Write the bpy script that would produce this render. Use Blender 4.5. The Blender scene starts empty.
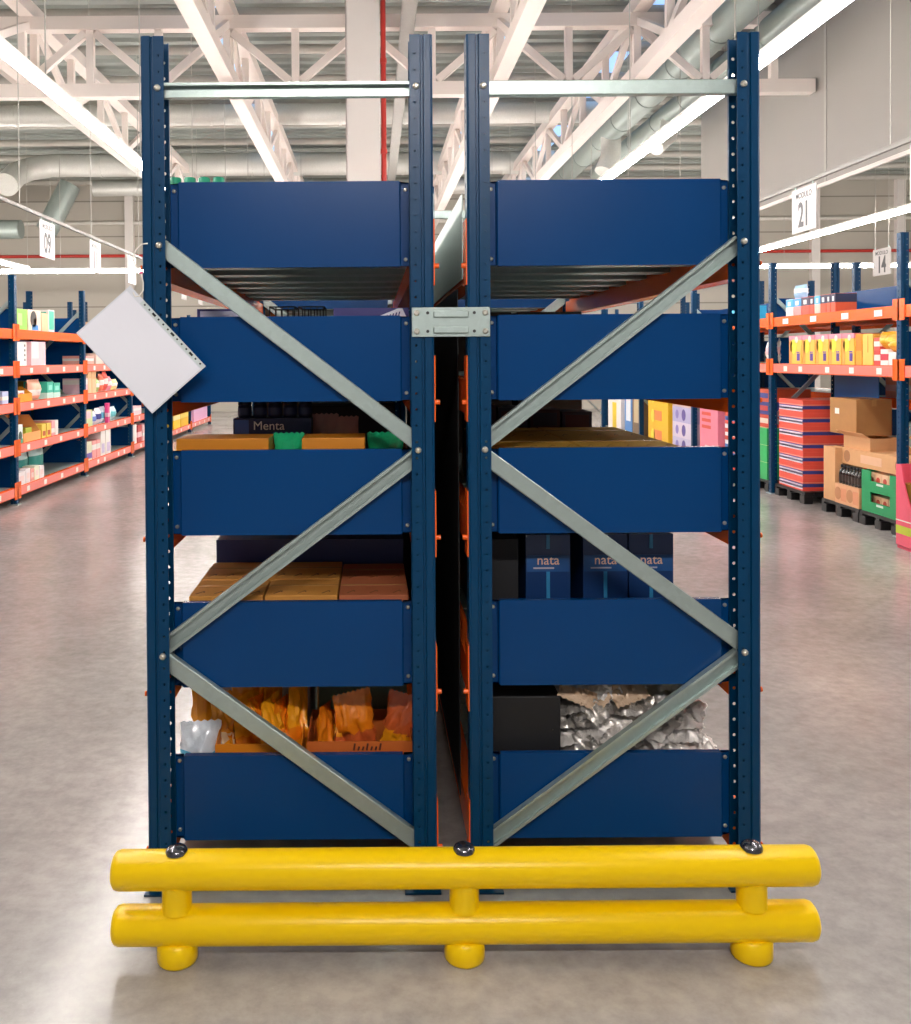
import bpy, math, random
from mathutils import Vector, Matrix, noise
R = math.radians
random.seed(7)
scn = bpy.context.scene
COL = scn.collection

# ------------------------------------------------------------------ camera
EYE_X, EYE_Y, EYE_Z, FPX = -0.245, -2.914, 1.67, 940.0
cam_d = bpy.data.cameras.new('camera')
cam_d.sensor_width = 36.0
cam_d.lens = FPX * 36.0 / 1024.0
cam_d.shift_x = 82.5 / 1024.0
cam_d.shift_y = -142.7 / 1024.0
cam_d.clip_end = 200
cam = bpy.data.objects.new('camera', cam_d)
COL.objects.link(cam)
cam.matrix_world = Matrix.Translation((EYE_X, EYE_Y, EYE_Z)) @ Matrix.Rotation(R(90 - 0.75), 4, 'X') @ Matrix.Rotation(R(-0.4), 4, 'Z')
scn.camera = cam

# survey helpers: read a place in the building off a sight line at a known depth
def sx(a, depth): return EYE_X + (a - 373.0) * depth / FPX
def sz(b, depth): return EYE_Z - (b - 357.0) * depth / FPX

# ------------------------------------------------------------------ materials
def lin(h):
    h = h.lstrip('#')
    out = []
    for i in (0, 2, 4):
        c = int(h[i:i + 2], 16) / 255
        out.append(c / 12.92 if c <= .04045 else ((c + .055) / 1.055) ** 2.4)
    return out
_M = {}
def mat(name, hexc, rough=.5, metal=0., var=.05, scale=9., bump=0., bscale=60., emit=0., coat=0., alpha=1., spec=.5, trans=0.):
    if name in _M: return _M[name]
    m = bpy.data.materials.new(name); m.use_nodes = True
    nt = m.node_tree; N = nt.nodes; L = nt.links
    b = N['Principled BSDF']
    c = lin(hexc)
    b.inputs['Roughness'].default_value = rough
    b.inputs['Metallic'].default_value = metal
    b.inputs['Specular IOR Level'].default_value = spec
    b.inputs['Coat Weight'].default_value = coat
    b.inputs['Alpha'].default_value = alpha
    b.inputs['Transmission Weight'].default_value = trans
    tc = N.new('ShaderNodeTexCoord')
    nz = N.new('ShaderNodeTexNoise'); nz.inputs['Scale'].default_value = scale; nz.inputs['Detail'].default_value = 3
    L.new(tc.outputs['Object'], nz.inputs['Vector'])
    mx = N.new('ShaderNodeMix'); mx.data_type = 'RGBA'
    mx.inputs[6].default_value = [max(0, v * (1 - var)) for v in c] + [1]
    mx.inputs[7].default_value = [min(1, v * (1 + var)) for v in c] + [1]
    L.new(nz.outputs['Fac'], mx.inputs[0])
    L.new(mx.outputs[2], b.inputs['Base Color'])
    if emit:
        b.inputs['Emission Color'].default_value = c + [1]
        b.inputs['Emission Strength'].default_value = emit
    if bump:
        n2 = N.new('ShaderNodeTexNoise'); n2.inputs['Scale'].default_value = bscale; n2.inputs['Detail'].default_value = 4
        L.new(tc.outputs['Object'], n2.inputs['Vector'])
        bp = N.new('ShaderNodeBump'); bp.inputs['Strength'].default_value = bump; bp.inputs['Distance'].default_value = .01
        L.new(n2.outputs['Fac'], bp.inputs['Height']); L.new(bp.outputs['Normal'], b.inputs['Normal'])
    _M[name] = m
    return m

def floor_material():
    m = bpy.data.materials.new('polished_concrete'); m.use_nodes = True
    N = m.node_tree.nodes; L = m.node_tree.links; b = N['Principled BSDF']
    tc = N.new('ShaderNodeTexCoord')
    n1 = N.new('ShaderNodeTexNoise'); n1.inputs['Scale'].default_value = .9; n1.inputs['Detail'].default_value = 6; n1.inputs['Roughness'].default_value = .6
    n2 = N.new('ShaderNodeTexNoise'); n2.inputs['Scale'].default_value = 14; n2.inputs['Detail'].default_value = 8; n2.inputs['Roughness'].default_value = .7
    n3 = N.new('ShaderNodeTexNoise'); n3.inputs['Scale'].default_value = 95; n3.inputs['Detail'].default_value = 2
    for n in (n1, n2, n3): L.new(tc.outputs['Object'], n.inputs['Vector'])
    r1 = N.new('ShaderNodeValToRGB')
    r1.color_ramp.elements[0].position = .3; r1.color_ramp.elements[0].color = lin('9a9695') + [1]
    r1.color_ramp.elements[1].position = .72; r1.color_ramp.elements[1].color = lin('bdb8b6') + [1]
    L.new(n1.outputs['Fac'], r1.inputs[0])
    r2 = N.new('ShaderNodeValToRGB')
    r2.color_ramp.elements[0].position = .33; r2.color_ramp.elements[0].color = (.80, .79, .78, 1)
    r2.color_ramp.elements[1].position = .62; r2.color_ramp.elements[1].color = (1.04, 1.03, 1.02, 1)
    L.new(n2.outputs['Fac'], r2.inputs[0])
    mu = N.new('ShaderNodeMix'); mu.data_type = 'RGBA'; mu.blend_type = 'MULTIPLY'; mu.inputs[0].default_value = 1
    L.new(r1.outputs[0], mu.inputs[6]); L.new(r2.outputs[0], mu.inputs[7])
    # pale flecks of aggregate
    r3 = N.new('ShaderNodeValToRGB')
    r3.color_ramp.elements[0].position = .74; r3.color_ramp.elements[0].color = (0, 0, 0, 1)
    r3.color_ramp.elements[1].position = .80; r3.color_ramp.elements[1].color = (.35, .35, .35, 1)
    L.new(n3.outputs['Fac'], r3.inputs[0])
    ad = N.new('ShaderNodeMix'); ad.data_type = 'RGBA'
    ad.inputs[7].default_value = lin('d8d3cc') + [1]
    L.new(r3.outputs[0], ad.inputs[0]); L.new(mu.outputs[2], ad.inputs[6])
    L.new(ad.outputs[2], b.inputs['Base Color'])
    mr = N.new('ShaderNodeMapRange'); mr.inputs['From Min'].default_value = .3; mr.inputs['From Max'].default_value = .7
    mr.inputs['To Min'].default_value = .17; mr.inputs['To Max'].default_value = .25
    L.new(n2.outputs['Fac'], mr.inputs['Value']); L.new(mr.outputs[0], b.inputs['Roughness'])
    b.inputs['Specular IOR Level'].default_value = .6
    bp = N.new('ShaderNodeBump'); bp.inputs['Strength'].default_value = .04; bp.inputs['Distance'].default_value = .01
    L.new(n1.outputs['Fac'], bp.inputs['Height']); L.new(bp.outputs['Normal'], b.inputs['Normal'])
    return m

def galv_material(name='galvanised_steel', hexc='b3c2bf', rough=.38, metal=.6):
    m = bpy.data.materials.new(name); m.use_nodes = True
    N = m.node_tree.nodes; L = m.node_tree.links; b = N['Principled BSDF']
    tc = N.new('ShaderNodeTexCoord')
    v = N.new('ShaderNodeTexVoronoi'); v.inputs['Scale'].default_value = 55
    L.new(tc.outputs['Object'], v.inputs['Vector'])
    c = lin(hexc)
    mx = N.new('ShaderNodeMix'); mx.data_type = 'RGBA'
    mx.inputs[6].default_value = [x * .94 for x in c] + [1]; mx.inputs[7].default_value = [min(1, x * 1.04) for x in c] + [1]
    L.new(v.outputs['Color'], mx.inputs[0]); L.new(mx.outputs[2], b.inputs['Base Color'])
    b.inputs['Metallic'].default_value = metal; b.inputs['Roughness'].default_value = rough
    return m

GALV = galv_material()
BLUE = mat('blue_powder_coat', '003d76', .27, 0, .06, 3, .015, 400, spec=.24)
UPBLUE = mat('upright_blue_paint', '003a60', .32, 0, .06, 3, spec=.24)
ORANGE = mat('orange_beam_paint', 'f4641a', .25, 0, .05, 5)
CORAL = mat('coral_price_strip', 'f58274', .3, 0, .05, 5, coat=.3)
YELLOW = mat('yellow_plastic', 'ffd200', .3, 0, .012, 4, .02, 200, spec=.35)
WHITE = mat('white_paint', 'e6dfda', .55, 0, .04, 2)
TRUSS = mat('truss_white_paint', 'eadfd8', .55, 0, .04, 2)
LABEL = mat('label_paper', 'f4efe8', .6)
CHROME = mat('dark_chrome', '77767c', .22, .95, .05)
BOLT = mat('zinc_bolt', 'd9d4c8', .3, .7, .1, 60)
CARD = mat('brown_cardboard', 'b07f4c', .75, 0, .08, 12)
CARDL = mat('pale_cardboard', 'd9a777', .75, 0, .06, 12)
CARDD = mat('dark_cardboard', '8d6238', .78, 0, .08, 12)
TAPE = mat('packing_tape', 'c79a63', .25, 0, .04, 10, coat=.4)
BLACK = mat('black_plastic', '17171a', .4, 0, .1)
INK = mat('black_ink', '1c1c20', .5)
DARKNAVY = mat('dark_navy_print', '1a2148', .4, 0, .06, 8)
def col(hexc, rough=.45, coat=.15):
    return mat('print_' + hexc, hexc, rough, 0, .06, 14, coat=coat)

# ------------------------------------------------------------------ mesh builder
class MB:
    def __init__(s): s.v = []; s.f = []; s.m = []; s.sm = []; s.mats = []
    def mi(s, m):
        if m not in s.mats: s.mats.append(m)
        return s.mats.index(m)
    def add(s, vs, fs, m, smooth=False):
        o = len(s.v); s.v += [tuple(v) for v in vs]; k = s.mi(m)
        for f in fs: s.f.append([o + i for i in f]); s.m.append(k); s.sm.append(smooth)
        return s
    def box(s, x0, x1, y0, y1, z0, z1, m):
        if x0 > x1: x0, x1 = x1, x0
        if y0 > y1: y0, y1 = y1, y0
        if z0 > z1: z0, z1 = z1, z0
        vs = [(x, y, z) for z in (z0, z1) for y in (y0, y1) for x in (x0, x1)]
        return s.add(vs, [(0, 2, 3, 1), (4, 5, 7, 6), (0, 1, 5, 4), (2, 6, 7, 3), (0, 4, 6, 2), (1, 3, 7, 5)], m)
    def bar(s, p, q, w, h, m, up=(0, 0, 1)):
        p, q = Vector(p), Vector(q); d = (q - p).normalized(); u = Vector(up)
        if abs(d.dot(u)) > .98: u = Vector((0, 1, 0))
        a = d.cross(u).normalized(); b = a.cross(d).normalized()
        vs = []
        for c in (p, q):
            for i, j in ((-1, -1), (1, -1), (1, 1), (-1, 1)): vs.append(c + a * i * w / 2 + b * j * h / 2)
        return s.add(vs, [(0, 1, 2, 3), (7, 6, 5, 4), (0, 4, 5, 1), (1, 5, 6, 2), (2, 6, 7, 3), (3, 7, 4, 0)], m)
    def sweep(s, prof, p, q, n, m, depth=Vector((0, 1, 0))):
        # open/closed section (list of (a, b)) along p->q ; a along n, b along depth
        p, q = Vector(p), Vector(q); k = len(prof)
        vs = [c + n * a + depth * b for c in (p, q) for a, b in prof]
        fs = [(i, (i + 1) % k, k + (i + 1) % k, k + i) for i in range(k)]
        fs += [tuple(range(k - 1, -1, -1)), tuple(range(k, 2 * k))]
        return s.add(vs, fs, m)
    def tube(s, path, r, m, seg=12, caps=True):
        P = [Vector(p) for p in path]; rs = r if isinstance(r, (list, tuple)) else [r] * len(P)
        vs = []; ref = None
        for i, p in enumerate(P):
            d = (P[min(i + 1, len(P) - 1)] - P[max(i - 1, 0)]).normalized()
            if ref is None:
                ref = Vector((0, 0, 1)) if abs(d.z) < .9 else Vector((1, 0, 0))
            a = (ref - d * ref.dot(d)).normalized(); ref = a; b = d.cross(a)
            for k in range(seg):
                t = 2 * math.pi * k / seg; vs.append(p + (a * math.cos(t) + b * math.sin(t)) * rs[i])
        fs = []
        for i in range(len(P) - 1):
            for k in range(seg):
                k2 = (k + 1) % seg
                fs.append((i * seg + k, i * seg + k2, (i + 1) * seg + k2, (i + 1) * seg + k))
        s.add(vs, fs, m, True)
        if caps:
            s.add(vs[:seg], [tuple(range(seg - 1, -1, -1))], m); s.add(vs[-seg:], [tuple(range(seg))], m)
        return s
    def lathe(s, prof, m, o=(0, 0, 0), seg=16, smooth=True, axis='z'):
        vs = []
        for r, z in prof:
            for k in range(seg):
                t = 2 * math.pi * k / seg
                a, b = r * math.cos(t), r * math.sin(t)
                if axis == 'z': vs.append((o[0] + a, o[1] + b, o[2] + z))
                elif axis == 'y': vs.append((o[0] + b, o[1] + z, o[2] + a))
                else: vs.append((o[0] + z, o[1] + a, o[2] + b))
        fs = []
        for i in range(len(prof) - 1):
            for k in range(seg):
                k2 = (k + 1) % seg
                fs.append((i * seg + k, i * seg + k2, (i + 1) * seg + k2, (i + 1) * seg + k))
        s.add(vs, fs, m, smooth)
        s.add(vs[:seg], [tuple(range(seg - 1, -1, -1))], m); s.add(vs[-seg:], [tuple(range(seg))], m)
        return s
    def poly(s, pts, thick_vec, m):
        k = len(pts); t = Vector(thick_vec)
        vs = [Vector(p) for p in pts] + [Vector(p) + t for p in pts]
        return s.add(vs, [tuple(range(k - 1, -1, -1)), tuple(range(k, 2 * k))] + [(i, (i + 1) % k, k + (i + 1) % k, k + i) for i in range(k)], m)
    def mesh(s, name, off=(0, 0, 0)):
        me = bpy.data.meshes.new(name)
        ox, oy, oz = off
        me.from_pydata([(x - ox, y - oy, z - oz) for x, y, z in s.v], [], s.f)
        for m in s.mats: me.materials.append(m)
        me.polygons.foreach_set('material_index', s.m)
        me.polygons.foreach_set('use_smooth', s.sm)
        me.update()
        return me
    def build(s, name, parent=None, off=None, bevel=0, solid=0):
        # geometry given in the frame of the parent unless off (the parent's place in the building) is passed
        o = bpy.data.objects.new(name, s.mesh(name, off or (0, 0, 0)))
        COL.objects.link(o)
        if parent: o.parent = parent
        if bevel:
            b = o.modifiers.new('bevel', 'BEVEL'); b.width = bevel; b.segments = 2; b.limit_method = 'ANGLE'; b.angle_limit = R(40)
        if solid:
            b = o.modifiers.new('solidify', 'SOLIDIFY'); b.thickness = solid; b.offset = 0
        return o

def tag(o, label=None, cat=None, group=None, kind=None):
    if label: o['label'] = label
    if cat: o['category'] = cat
    if group: o['group'] = group
    if kind: o['kind'] = kind
    return o
def empty(name, loc=(0, 0, 0), rz=0):
    o = bpy.data.objects.new(name, None); o.empty_display_size = .1
    COL.objects.link(o); o.location = loc; o.rotation_euler = (0, 0, rz)
    return o
def copy_tree(o, parent=None):
    c = o.copy(); COL.objects.link(c); c.parent = parent
    for ch in list(o.children): copy_tree(ch, c)
    return c
def lettering(name, text, size, m, parent, loc, rot=(R(90), 0, 0), sxy=(1, 1), extrude=.0008, align='CENTER', kind=None, bold=0.):
    cu = bpy.data.curves.new('lettering', 'FONT'); cu.body = text; cu.size = size; cu.align_x = align; cu.align_y = 'CENTER'
    cu.offset = bold * size; cu.extrude = extrude; cu.resolution_u = 3
    t = bpy.data.objects.new('tmp', cu)
    COL.objects.link(t)
    bpy.context.view_layer.update()
    me = bpy.data.meshes.new_from_object(t.evaluated_get(bpy.context.evaluated_depsgraph_get()))
    bpy.data.objects.remove(t)
    me.materials.clear(); me.materials.append(m)
    o = bpy.data.objects.new(name, me); COL.objects.link(o); o.parent = parent
    o.location = loc; o.rotation_euler = rot; o.scale = (sxy[0], sxy[1], 1)
    return o

# ------------------------------------------------------------------ room shell
def struct(name, mb, label, cat, **k):
    return tag(mb.build(name, **k), label, cat, None, 'structure')
FLOORM = floor_material()
XL, XR, YB, YF, ZC = -15.0, 20.0, -9.0, 26.6, 7.15
struct('floor', MB().box(XL, XR, YB, YF, -.1, 0, FLOORM), 'polished grey concrete floor of the warehouse store', 'floor')
WALLM = mat('sandwich_panel', 'b9b3a8', .6, 0, .03, 1)
RIB = mat('panel_joint', '8c877d', .6)
REDM = mat('red_pipe_paint', 'c0352c', .4)
PIPEW = mat('white_pipe', 'd8d4cc', .5)
w = MB().box(XL, XR, YF, YF + .15, 0, ZC, WALLM)
for z in (1.1, 2.2, 3.3, 4.4, 5.5, 6.6): w.box(XL, XR, YF - .006, YF, z - .02, z + .02, RIB)
struct('wall_front', w, 'beige panelled far wall behind the shelving', 'wall')
w = MB().box(XL - .15, XL, YB, YF, 0, ZC, WALLM)
for z in (1.1, 2.2, 3.3, 4.4, 5.5, 6.6): w.box(XL, XL + .006, YB, YF, z - .02, z + .02, RIB)
struct('wall_left', w, 'beige panelled wall far off to the left', 'wall')
w = MB().box(XR, XR + .15, YB, YF, 0, ZC, WALLM)
for z in (1.1, 2.2, 3.3, 4.4, 5.5, 6.6): w.box(XR - .006, XR, YB, YF, z - .02, z + .02, RIB)
struct('wall_right', w, 'beige panelled wall far off to the right', 'wall')
# roof deck: trapezoidal sheet with ribs running across
CEILM = mat('grey_roof_deck', '9aa09a', .6, 0, .05, 2)
c = MB()
y = YB
pts = []
while y < YF:
    pts += [(y, ZC), (y + .16, ZC), (y + .20, ZC + .06), (y + .34, ZC + .06)]; y += .38
vs = [(x, a, b) for x in (XL, XR) for a, b in pts]; k = len(pts)
c.add(vs, [(i, i + 1, k + i + 1, k + i) for i in range(k - 1)], CEILM)
struct('ceiling', c, 'grey corrugated roof deck high above the aisles', 'ceiling')
# wall columns of the far wall
for i, px in enumerate((131, 815, 900)):
    x = sx(px, 29.4)
    tag(MB().box(x - .13, x + .13, YF - .2, YF, 0, ZC, WHITE).build('wall_column'), ['pale steel wall column on the far wall behind the left shelving', 'pale steel wall column on the far wall below the gap beside sign 21', 'pale steel wall column on the far wall near the right edge'][i], 'column', 'columns of the far wall')
tag(MB().tube([(XL, YF - .12, 4.88), (XR, YF - .12, 4.88)], .05, REDM, 8).build('sprinkler_pipe'), 'red fire pipe running along the far wall below the roof', 'pipe')
tag(MB().tube([(XL, YF - .14, 5.9), (XR, YF - .14, 5.9)], .06, PIPEW, 8).build('water_pipe'), 'white pipe running along the upper far wall', 'pipe')
# bulkhead hanging above the right racks
BULK = mat('grey_bulkhead', '8f8b86', .5, 0, .05, .6)
BULKJ = mat('bulkhead_joint', '9e9a95', .5)
b = MB().box(5.88, 6.0, -1.0, 14.6, 3.98, ZC, BULK)
for yy in (2.0, 4.6, 7.2, 9.8, 12.4): b.box(5.872, 5.88, yy - .03, yy + .03, 3.98, ZC, BULKJ)
b.box(5.84, 5.88, -1.0, 14.6, 3.93, 3.98, WHITE)
struct('trim_1', b, 'big grey hanging bulkhead wall above the right shelving', 'bulkhead')

# roof trusses -------------------------------------------------------------
ZB, ZT = 5.35, 6.27
XCH = [CX for CX in (-4.95, -2.215, 1.525, 3.435)]
def cross_truss(y, x0, x1, node0, label):
    r = empty('roof_truss', (0, y, 0))
    MB().box(x0, x1, -.09, .09, ZB - .09, ZB + .09, TRUSS).build('bottom_chord', r)
    MB().box(x0, x1, -.09, .09, ZT - .09, ZT + .09, TRUSS).build('top_chord', r)
    x = node0; k = 0; step = .94; prev = None
    while x <= x1 - .1:
        if x > x0 + .1:
            MB().box(x - .05, x + .05, -.05, .05, ZB + .09, ZT - .09, TRUSS).build('vertical_strut', r)
            if prev is not None:
                za, zb = (ZT - .12, ZB + .12) if k % 2 else (ZB + .12, ZT - .12)
                MB().bar((prev + .07, 0, za), (x - .07, 0, zb), .09, .1, TRUSS).build('diagonal_strut', r)
            prev = x
        x += step; k += 1
    tag(r, label, 'roof truss', 'roof trusses')
cross_truss(10.09, -9.5, 5.84, -.245 + (94 - 373) * .01383 - .94 * 4, 'white roof truss with zigzag struts crossing above both aisles')
SKY = mat('skylight_film', '9cc4f7', .5, 0, .03, emit=1.1)
for i, x in enumerate((-2.72, 1.95, 4.28)):
    struct('window_%d' % (i + 1), MB().box(x - .16, x + .16, 5, 25, ZC - .02, ZC - .005, SKY), 'pale blue skylight strip in the roof above the %s' % ('left rack', 'right rack', 'grey ducts')[i], 'skylight')
def long_truss(x, y0, y1, label):
    r = empty('roof_truss', (x, y0, 0)); n = y1 - y0
    for nm, z in (('bottom_chord', ZB), ('top_chord', ZT)):
        MB().box(-.1, .1, 0, n, z - .1 + .19, z + .09 + .19, TRUSS).build(nm, r)
    k = 0; y = .3
    while y < n - .2:
        MB().box(-.05, .05, y - .05, y + .05, ZB + .28, ZT + .09, TRUSS).build('vertical_strut', r)
        if y + 1.6 < n:
            za, zb = (ZT + .08, ZB + .3) if k % 2 else (ZB + .3, ZT + .08)
            MB().bar((0, y + .06, za), (0, y + 1.54, zb), .08, .1, TRUSS).build('diagonal_strut', r)
        y += 1.6; k += 1
    tag(r, label, 'roof truss', 'roof trusses')
for x, lb in zip(XCH, ('white lengthwise roof truss above the left aisle behind the tube light', 'white lengthwise roof truss above the left storage rack', 'white lengthwise roof truss rising past the right storage rack', 'white lengthwise roof truss beside the round grey ducts')):
    long_truss(x, 2.0, 26.0, lb)
# purlins
PURL = mat('purlin_paint', 'b4b0a8', .55)
for i in range(12):
    y = 6.3 + i * 1.7
    tag(MB().tube([(XL, y, 6.9), (XR, y, 6.9)], .08, PURL, 8).build('roof_purlin'), 'pale round purlin crossing beneath the grey roof deck', 'purlin', 'purlins under the roof deck')
tag(MB().tube([(-9, 11.3, 6.62), (5.8, 11.3, 6.62)], .035, REDM, 8).build('sprinkler_pipe'), 'red sprinkler pipe crossing behind the nearest cross truss', 'pipe')

# the fire column between the racks' far ends
r = empty('building_column', (-.346, 9.75, 0))
MB().box(-.221, .221, -.2, .2, 0, ZC, WHITE).build('cladding', r, bevel=.012)
MB().box(-.235, -.221, -.2, .2, 0, ZC, mat('column_edge', 'b9aeab', .5)).build('corner_strip', r)
tag(r, 'broad white clad column standing behind the left storage rack', 'column')
r = empty('sprinkler_riser', (-.08, 9.62, 0))
MB().tube([(0, 0, 0), (0, 0, ZC)], .035, REDM, 10).build('pipe', r)
for z in (1.5, 3.2, 4.4, 5.6, 6.6): MB().lathe([(.045, -.03), (.045, .03)], REDM, (0, 0, z), 10).build('coupling', r)
tag(r, 'bright red upright pipe beside the white column', 'pipe')

CABLE = mat('cable_grey', 'b5b3ad', .5)
# ducts --------------------------------------------------------------------
DUCT = galv_material('duct_steel', 'dcdcd6', .45, .35)
DUCTG = galv_material('grey_duct_steel', '98a39e', .45, .45)
def duct(path, r, m, label, joints, group='air ducts below the roof', stub=None):
    root = empty('air_duct', path[0]); o = path[0]
    MB().tube(path, r, m, 20).build('duct_body', root, o)
    a, b = Vector(path[0]), Vector(path[-1] if len(path) < 3 else path[-2] if False else path[1])
    L = (b - a).length
    for i in range(1, joints):
        p = a.lerp(b, i / joints); d = (b - a).normalized() * .025
        MB().tube([p - d, p + d], r + .012, m, 20).build('joint_ring', root, o)
    if stub: MB().tube(stub, r * .85, DUCT, 18).build('branch_elbow', root, o)
    for i in range(3):
        p = a.lerp(b, (i + .5) / 3)
        MB().tube([p + Vector((0, 0, r)), (p.x, p.y, ZC)], .01, CABLE, 6).build('hanger_rod', root, o)
    tag(root, label, 'duct', group)
duct([(4.38, 16.2, 6.6), (-14, 16.2, 6.6)], .21, DUCT, 'pale round air duct crossing just behind the cross truss', 14)
duct([(4.38, 21.1, 6.6), (-8.4, 21.1, 6.6), (-8.9, 21.0, 6.5), (-9.1, 20.6, 6.3), (-9.1, 19.9, 5.9)], .29, DUCT, 'fat pale air duct with an elbow at its left end', 10)
duct([(4.38, 24.4, 6.6), (-8.3, 24.4, 6.6)], .22, DUCT, 'lowest pale round air duct crossing nearest the far wall', 10)
duct([(-8.6, 23.2, 6.5), (-9.2, 23.0, 5.2)], .3, DUCTG, 'short slanting grey duct dropping beside sign 09', 2)
duct([(-13.5, 23.0, 5.25), (-9.9, 23.0, 5.25)], .26, DUCTG, 'low grey duct at the left edge behind sign 09', 3)
duct([(4.66, 3.5, 6.27), (4.66, 24, 6.27)], .24, DUCTG, 'thick grey duct running along the right aisle under the roof', 12, stub=[(4.66, 16.4, 6.15), (4.66, 16.4, 5.75), (4.5, 16.3, 5.4)])
duct([(5.25, 3.5, 6.1), (5.25, 20, 6.1)], .2, DUCTG, 'thinner grey duct beside the hanging bulkhead', 10, stub=[(5.25, 14.4, 6.0), (5.2, 14.4, 5.7), (4.9, 14.2, 5.45)])
BLUEF = mat('blue_film', '1f8fd0', .3)
tag(MB().box(4.9, 5.05, 7.0, 8.2, 6.52, 6.6, BLUEF).build('film_roll'), 'strip of bright blue film lying on the grey ducts', 'film')
# cable tray and thin droppers
TRAY = galv_material('tray_steel', 'a9a7a2', .5, .4)
r = empty('cable_tray', (.245, 4, 6.05))
t = MB(); t.box(-.09, .09, 0, 21, 0, .012, TRAY); t.build('tray_base', r)
for s in (-1, 1): MB().box(s * .09 - .006, s * .09 + .006, 0, 21, 0, .07, TRAY).build('side_rail', r)
for i in range(6): MB().tube([(0, 1 + i * 2.65, .07), (0, 1 + i * 2.65, ZC - 6.05)], .008, TRAY, 6).build('hanger_rod', r)
tag(r, 'grey cable tray running lengthwise above the gap between racks', 'cable tray')

# lights -------------------------------------------------------------------
TUBE = mat('lit_tube', 'fff8f2', .4, emit=64)
TUBED = mat('lit_tube_bright', 'fff8f2', .4, emit=170)
HOUS = mat('lamp_housing', 'e8e6e2', .5)
CABLE = mat('cable_grey', 'b5b3ad', .5)
ZL = 3.85
def light_line(x0, y0, x1, y1, label, gaps=(), z=ZL, lit=None, rad=.038):
    root = empty('tube_light', (x0, y0, z))
    d = Vector((x1 - x0, y1 - y0, 0)); L = d.length; d.normalize()
    root.rotation_euler = (0, 0, math.atan2(d.y, d.x))
    MB().box(0, L, -.022, .022, .05, .085, HOUS).build('housing', root)
    n = max(1, round(L / 3.0)); step = L / n
    for i in range(n):
        if i in gaps: continue
        MB().tube([(i * step + .004, 0, 0), ((i + 1) * step - .004, 0, 0)], rad, lit or TUBE, 10).build('diffuser', root)
    for i in range(n + 1):
        MB().tube([(min(max(i * step, .1), L - .1), 0, .075), (min(max(i * step, .1), L - .1), 0, ZC - z)], .006, CABLE, 6).build('suspension_cable', root)
    tag(root, label, 'light', 'tube lights above the aisles')
    return root
light_line(-2.85, -1.5, -2.85, 20.0, 'long white tube light line above the left aisle')
light_line(2.67, -1.5, 2.67, 20.0, 'long white tube light line above the right aisle')
light_line(-8.6, 3, -8.6, 20.0, 'tube light line over the aisle beyond the left shelving', gaps=(4,))
light_line(7.9, 0, 7.9, 20.0, 'tube light line over the aisle beyond the right shelving')
light_line(13.0, 3, 13.0, 20.0, 'tube light line two aisles away on the right')
light_line(-13.2, 8, -13.2, 20.0, 'tube light line two aisles away on the left')
light_line(-14, 20.5, 16, 20.5, 'tube light line crossing the hall near the far wall')
light_line(-1.25, -4.4, 1.25, -4.4, 'short bright tube light hanging before the rack ends', lit=TUBED, rad=.05)
# ------------------------------------------------------------------ rack uprights
UW, UD, UH = .07, .075, 2.665
def hole_strip(mb, P, a0, a1, m, pitch=.05, r=.0055, z0=.03):
    # P(a, z) -> point; one cell per pitch with an octagonal hole
    ac = (a0 + a1) / 2
    z = 0.0
    if z0 > 0:
        mb.add([P(a0, 0), P(a1, 0), P(a1, z0), P(a0, z0)], [(0, 1, 2, 3)], m)
    z = z0
    while z + pitch <= UH + 1e-6:
        zc = z + pitch / 2
        vs = [P(a0, z), P(a1, z), P(a1, z + pitch), P(a0, z + pitch)]
        for k in range(8):
            t = R(22.5 + 45 * k); vs.append(P(ac + r * math.cos(t) * (1 if a1 > a0 else -1), zc + r * math.sin(t)))
        fs = [(1, 2, 4, 11), (2, 3, 6, 5), (3, 0, 8, 7), (0, 1, 10, 9), (2, 5, 4), (3, 7, 6), (0, 9, 8), (1, 11, 10)]
        mb.add(vs, fs, m); z += pitch
    if z < UH - 1e-6: mb.add([P(a0, z), P(a1, z), P(a1, UH), P(a0, UH)], [(0, 1, 2, 3)], m)
def upright_mesh(sg):
    # web (slotted face) at u = 0, flanges reach towards +u * sg ; depth along +y
    mb = MB()
    def wall(seq):
        for (u0, v0), (u1, v1) in zip(seq, seq[1:]):
            mb.add([(sg * u0, v0, 0), (sg * u1, v1, 0), (sg * u1, v1, UH), (sg * u0, v0, UH)], [(0, 1, 2, 3)], UPBLUE)
    wall([(UW, 0), (.062, 0)])
    hole_strip(mb, lambda a, z: (sg * a, 0, z), .062, .046, UPBLUE, r=.0042)
    wall([(.046, 0), (.038, 0), (.036, .006), (.028, .006), (.026, 0), (.006, 0), (0, .004), (0, .026)])
    hole_strip(mb, lambda a, z: (0, a, z), .026, .049, UPBLUE, r=.008)
    wall([(0, .049), (0, .071), (.006, UD), (.026, UD), (.028, .069), (.036, .069), (.038, UD), (.046, UD)])
    hole_strip(mb, lambda a, z: (sg * a, UD, z), .046, .062, UPBLUE)
    wall([(.062, UD), (UW, UD), (UW, UD - .01)])
    return mb.mesh('upright')
UPM = {1: upright_mesh(1), -1: upright_mesh(-1)}
def upright(parent, x, y, sg):
    o = bpy.data.objects.new('upright', UPM[sg]); COL.objects.link(o); o.parent = parent; o.location = (x, y, 0)
    s = o.modifiers.new('sheet', 'SOLIDIFY'); s.thickness = .0022; s.offset = 0
    return o
PB = [.140, .628, 1.111, 1.533, 1.957]         # underside of each end panel
DECK = [z + .062 for z in PB]                  # deck tops

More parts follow.
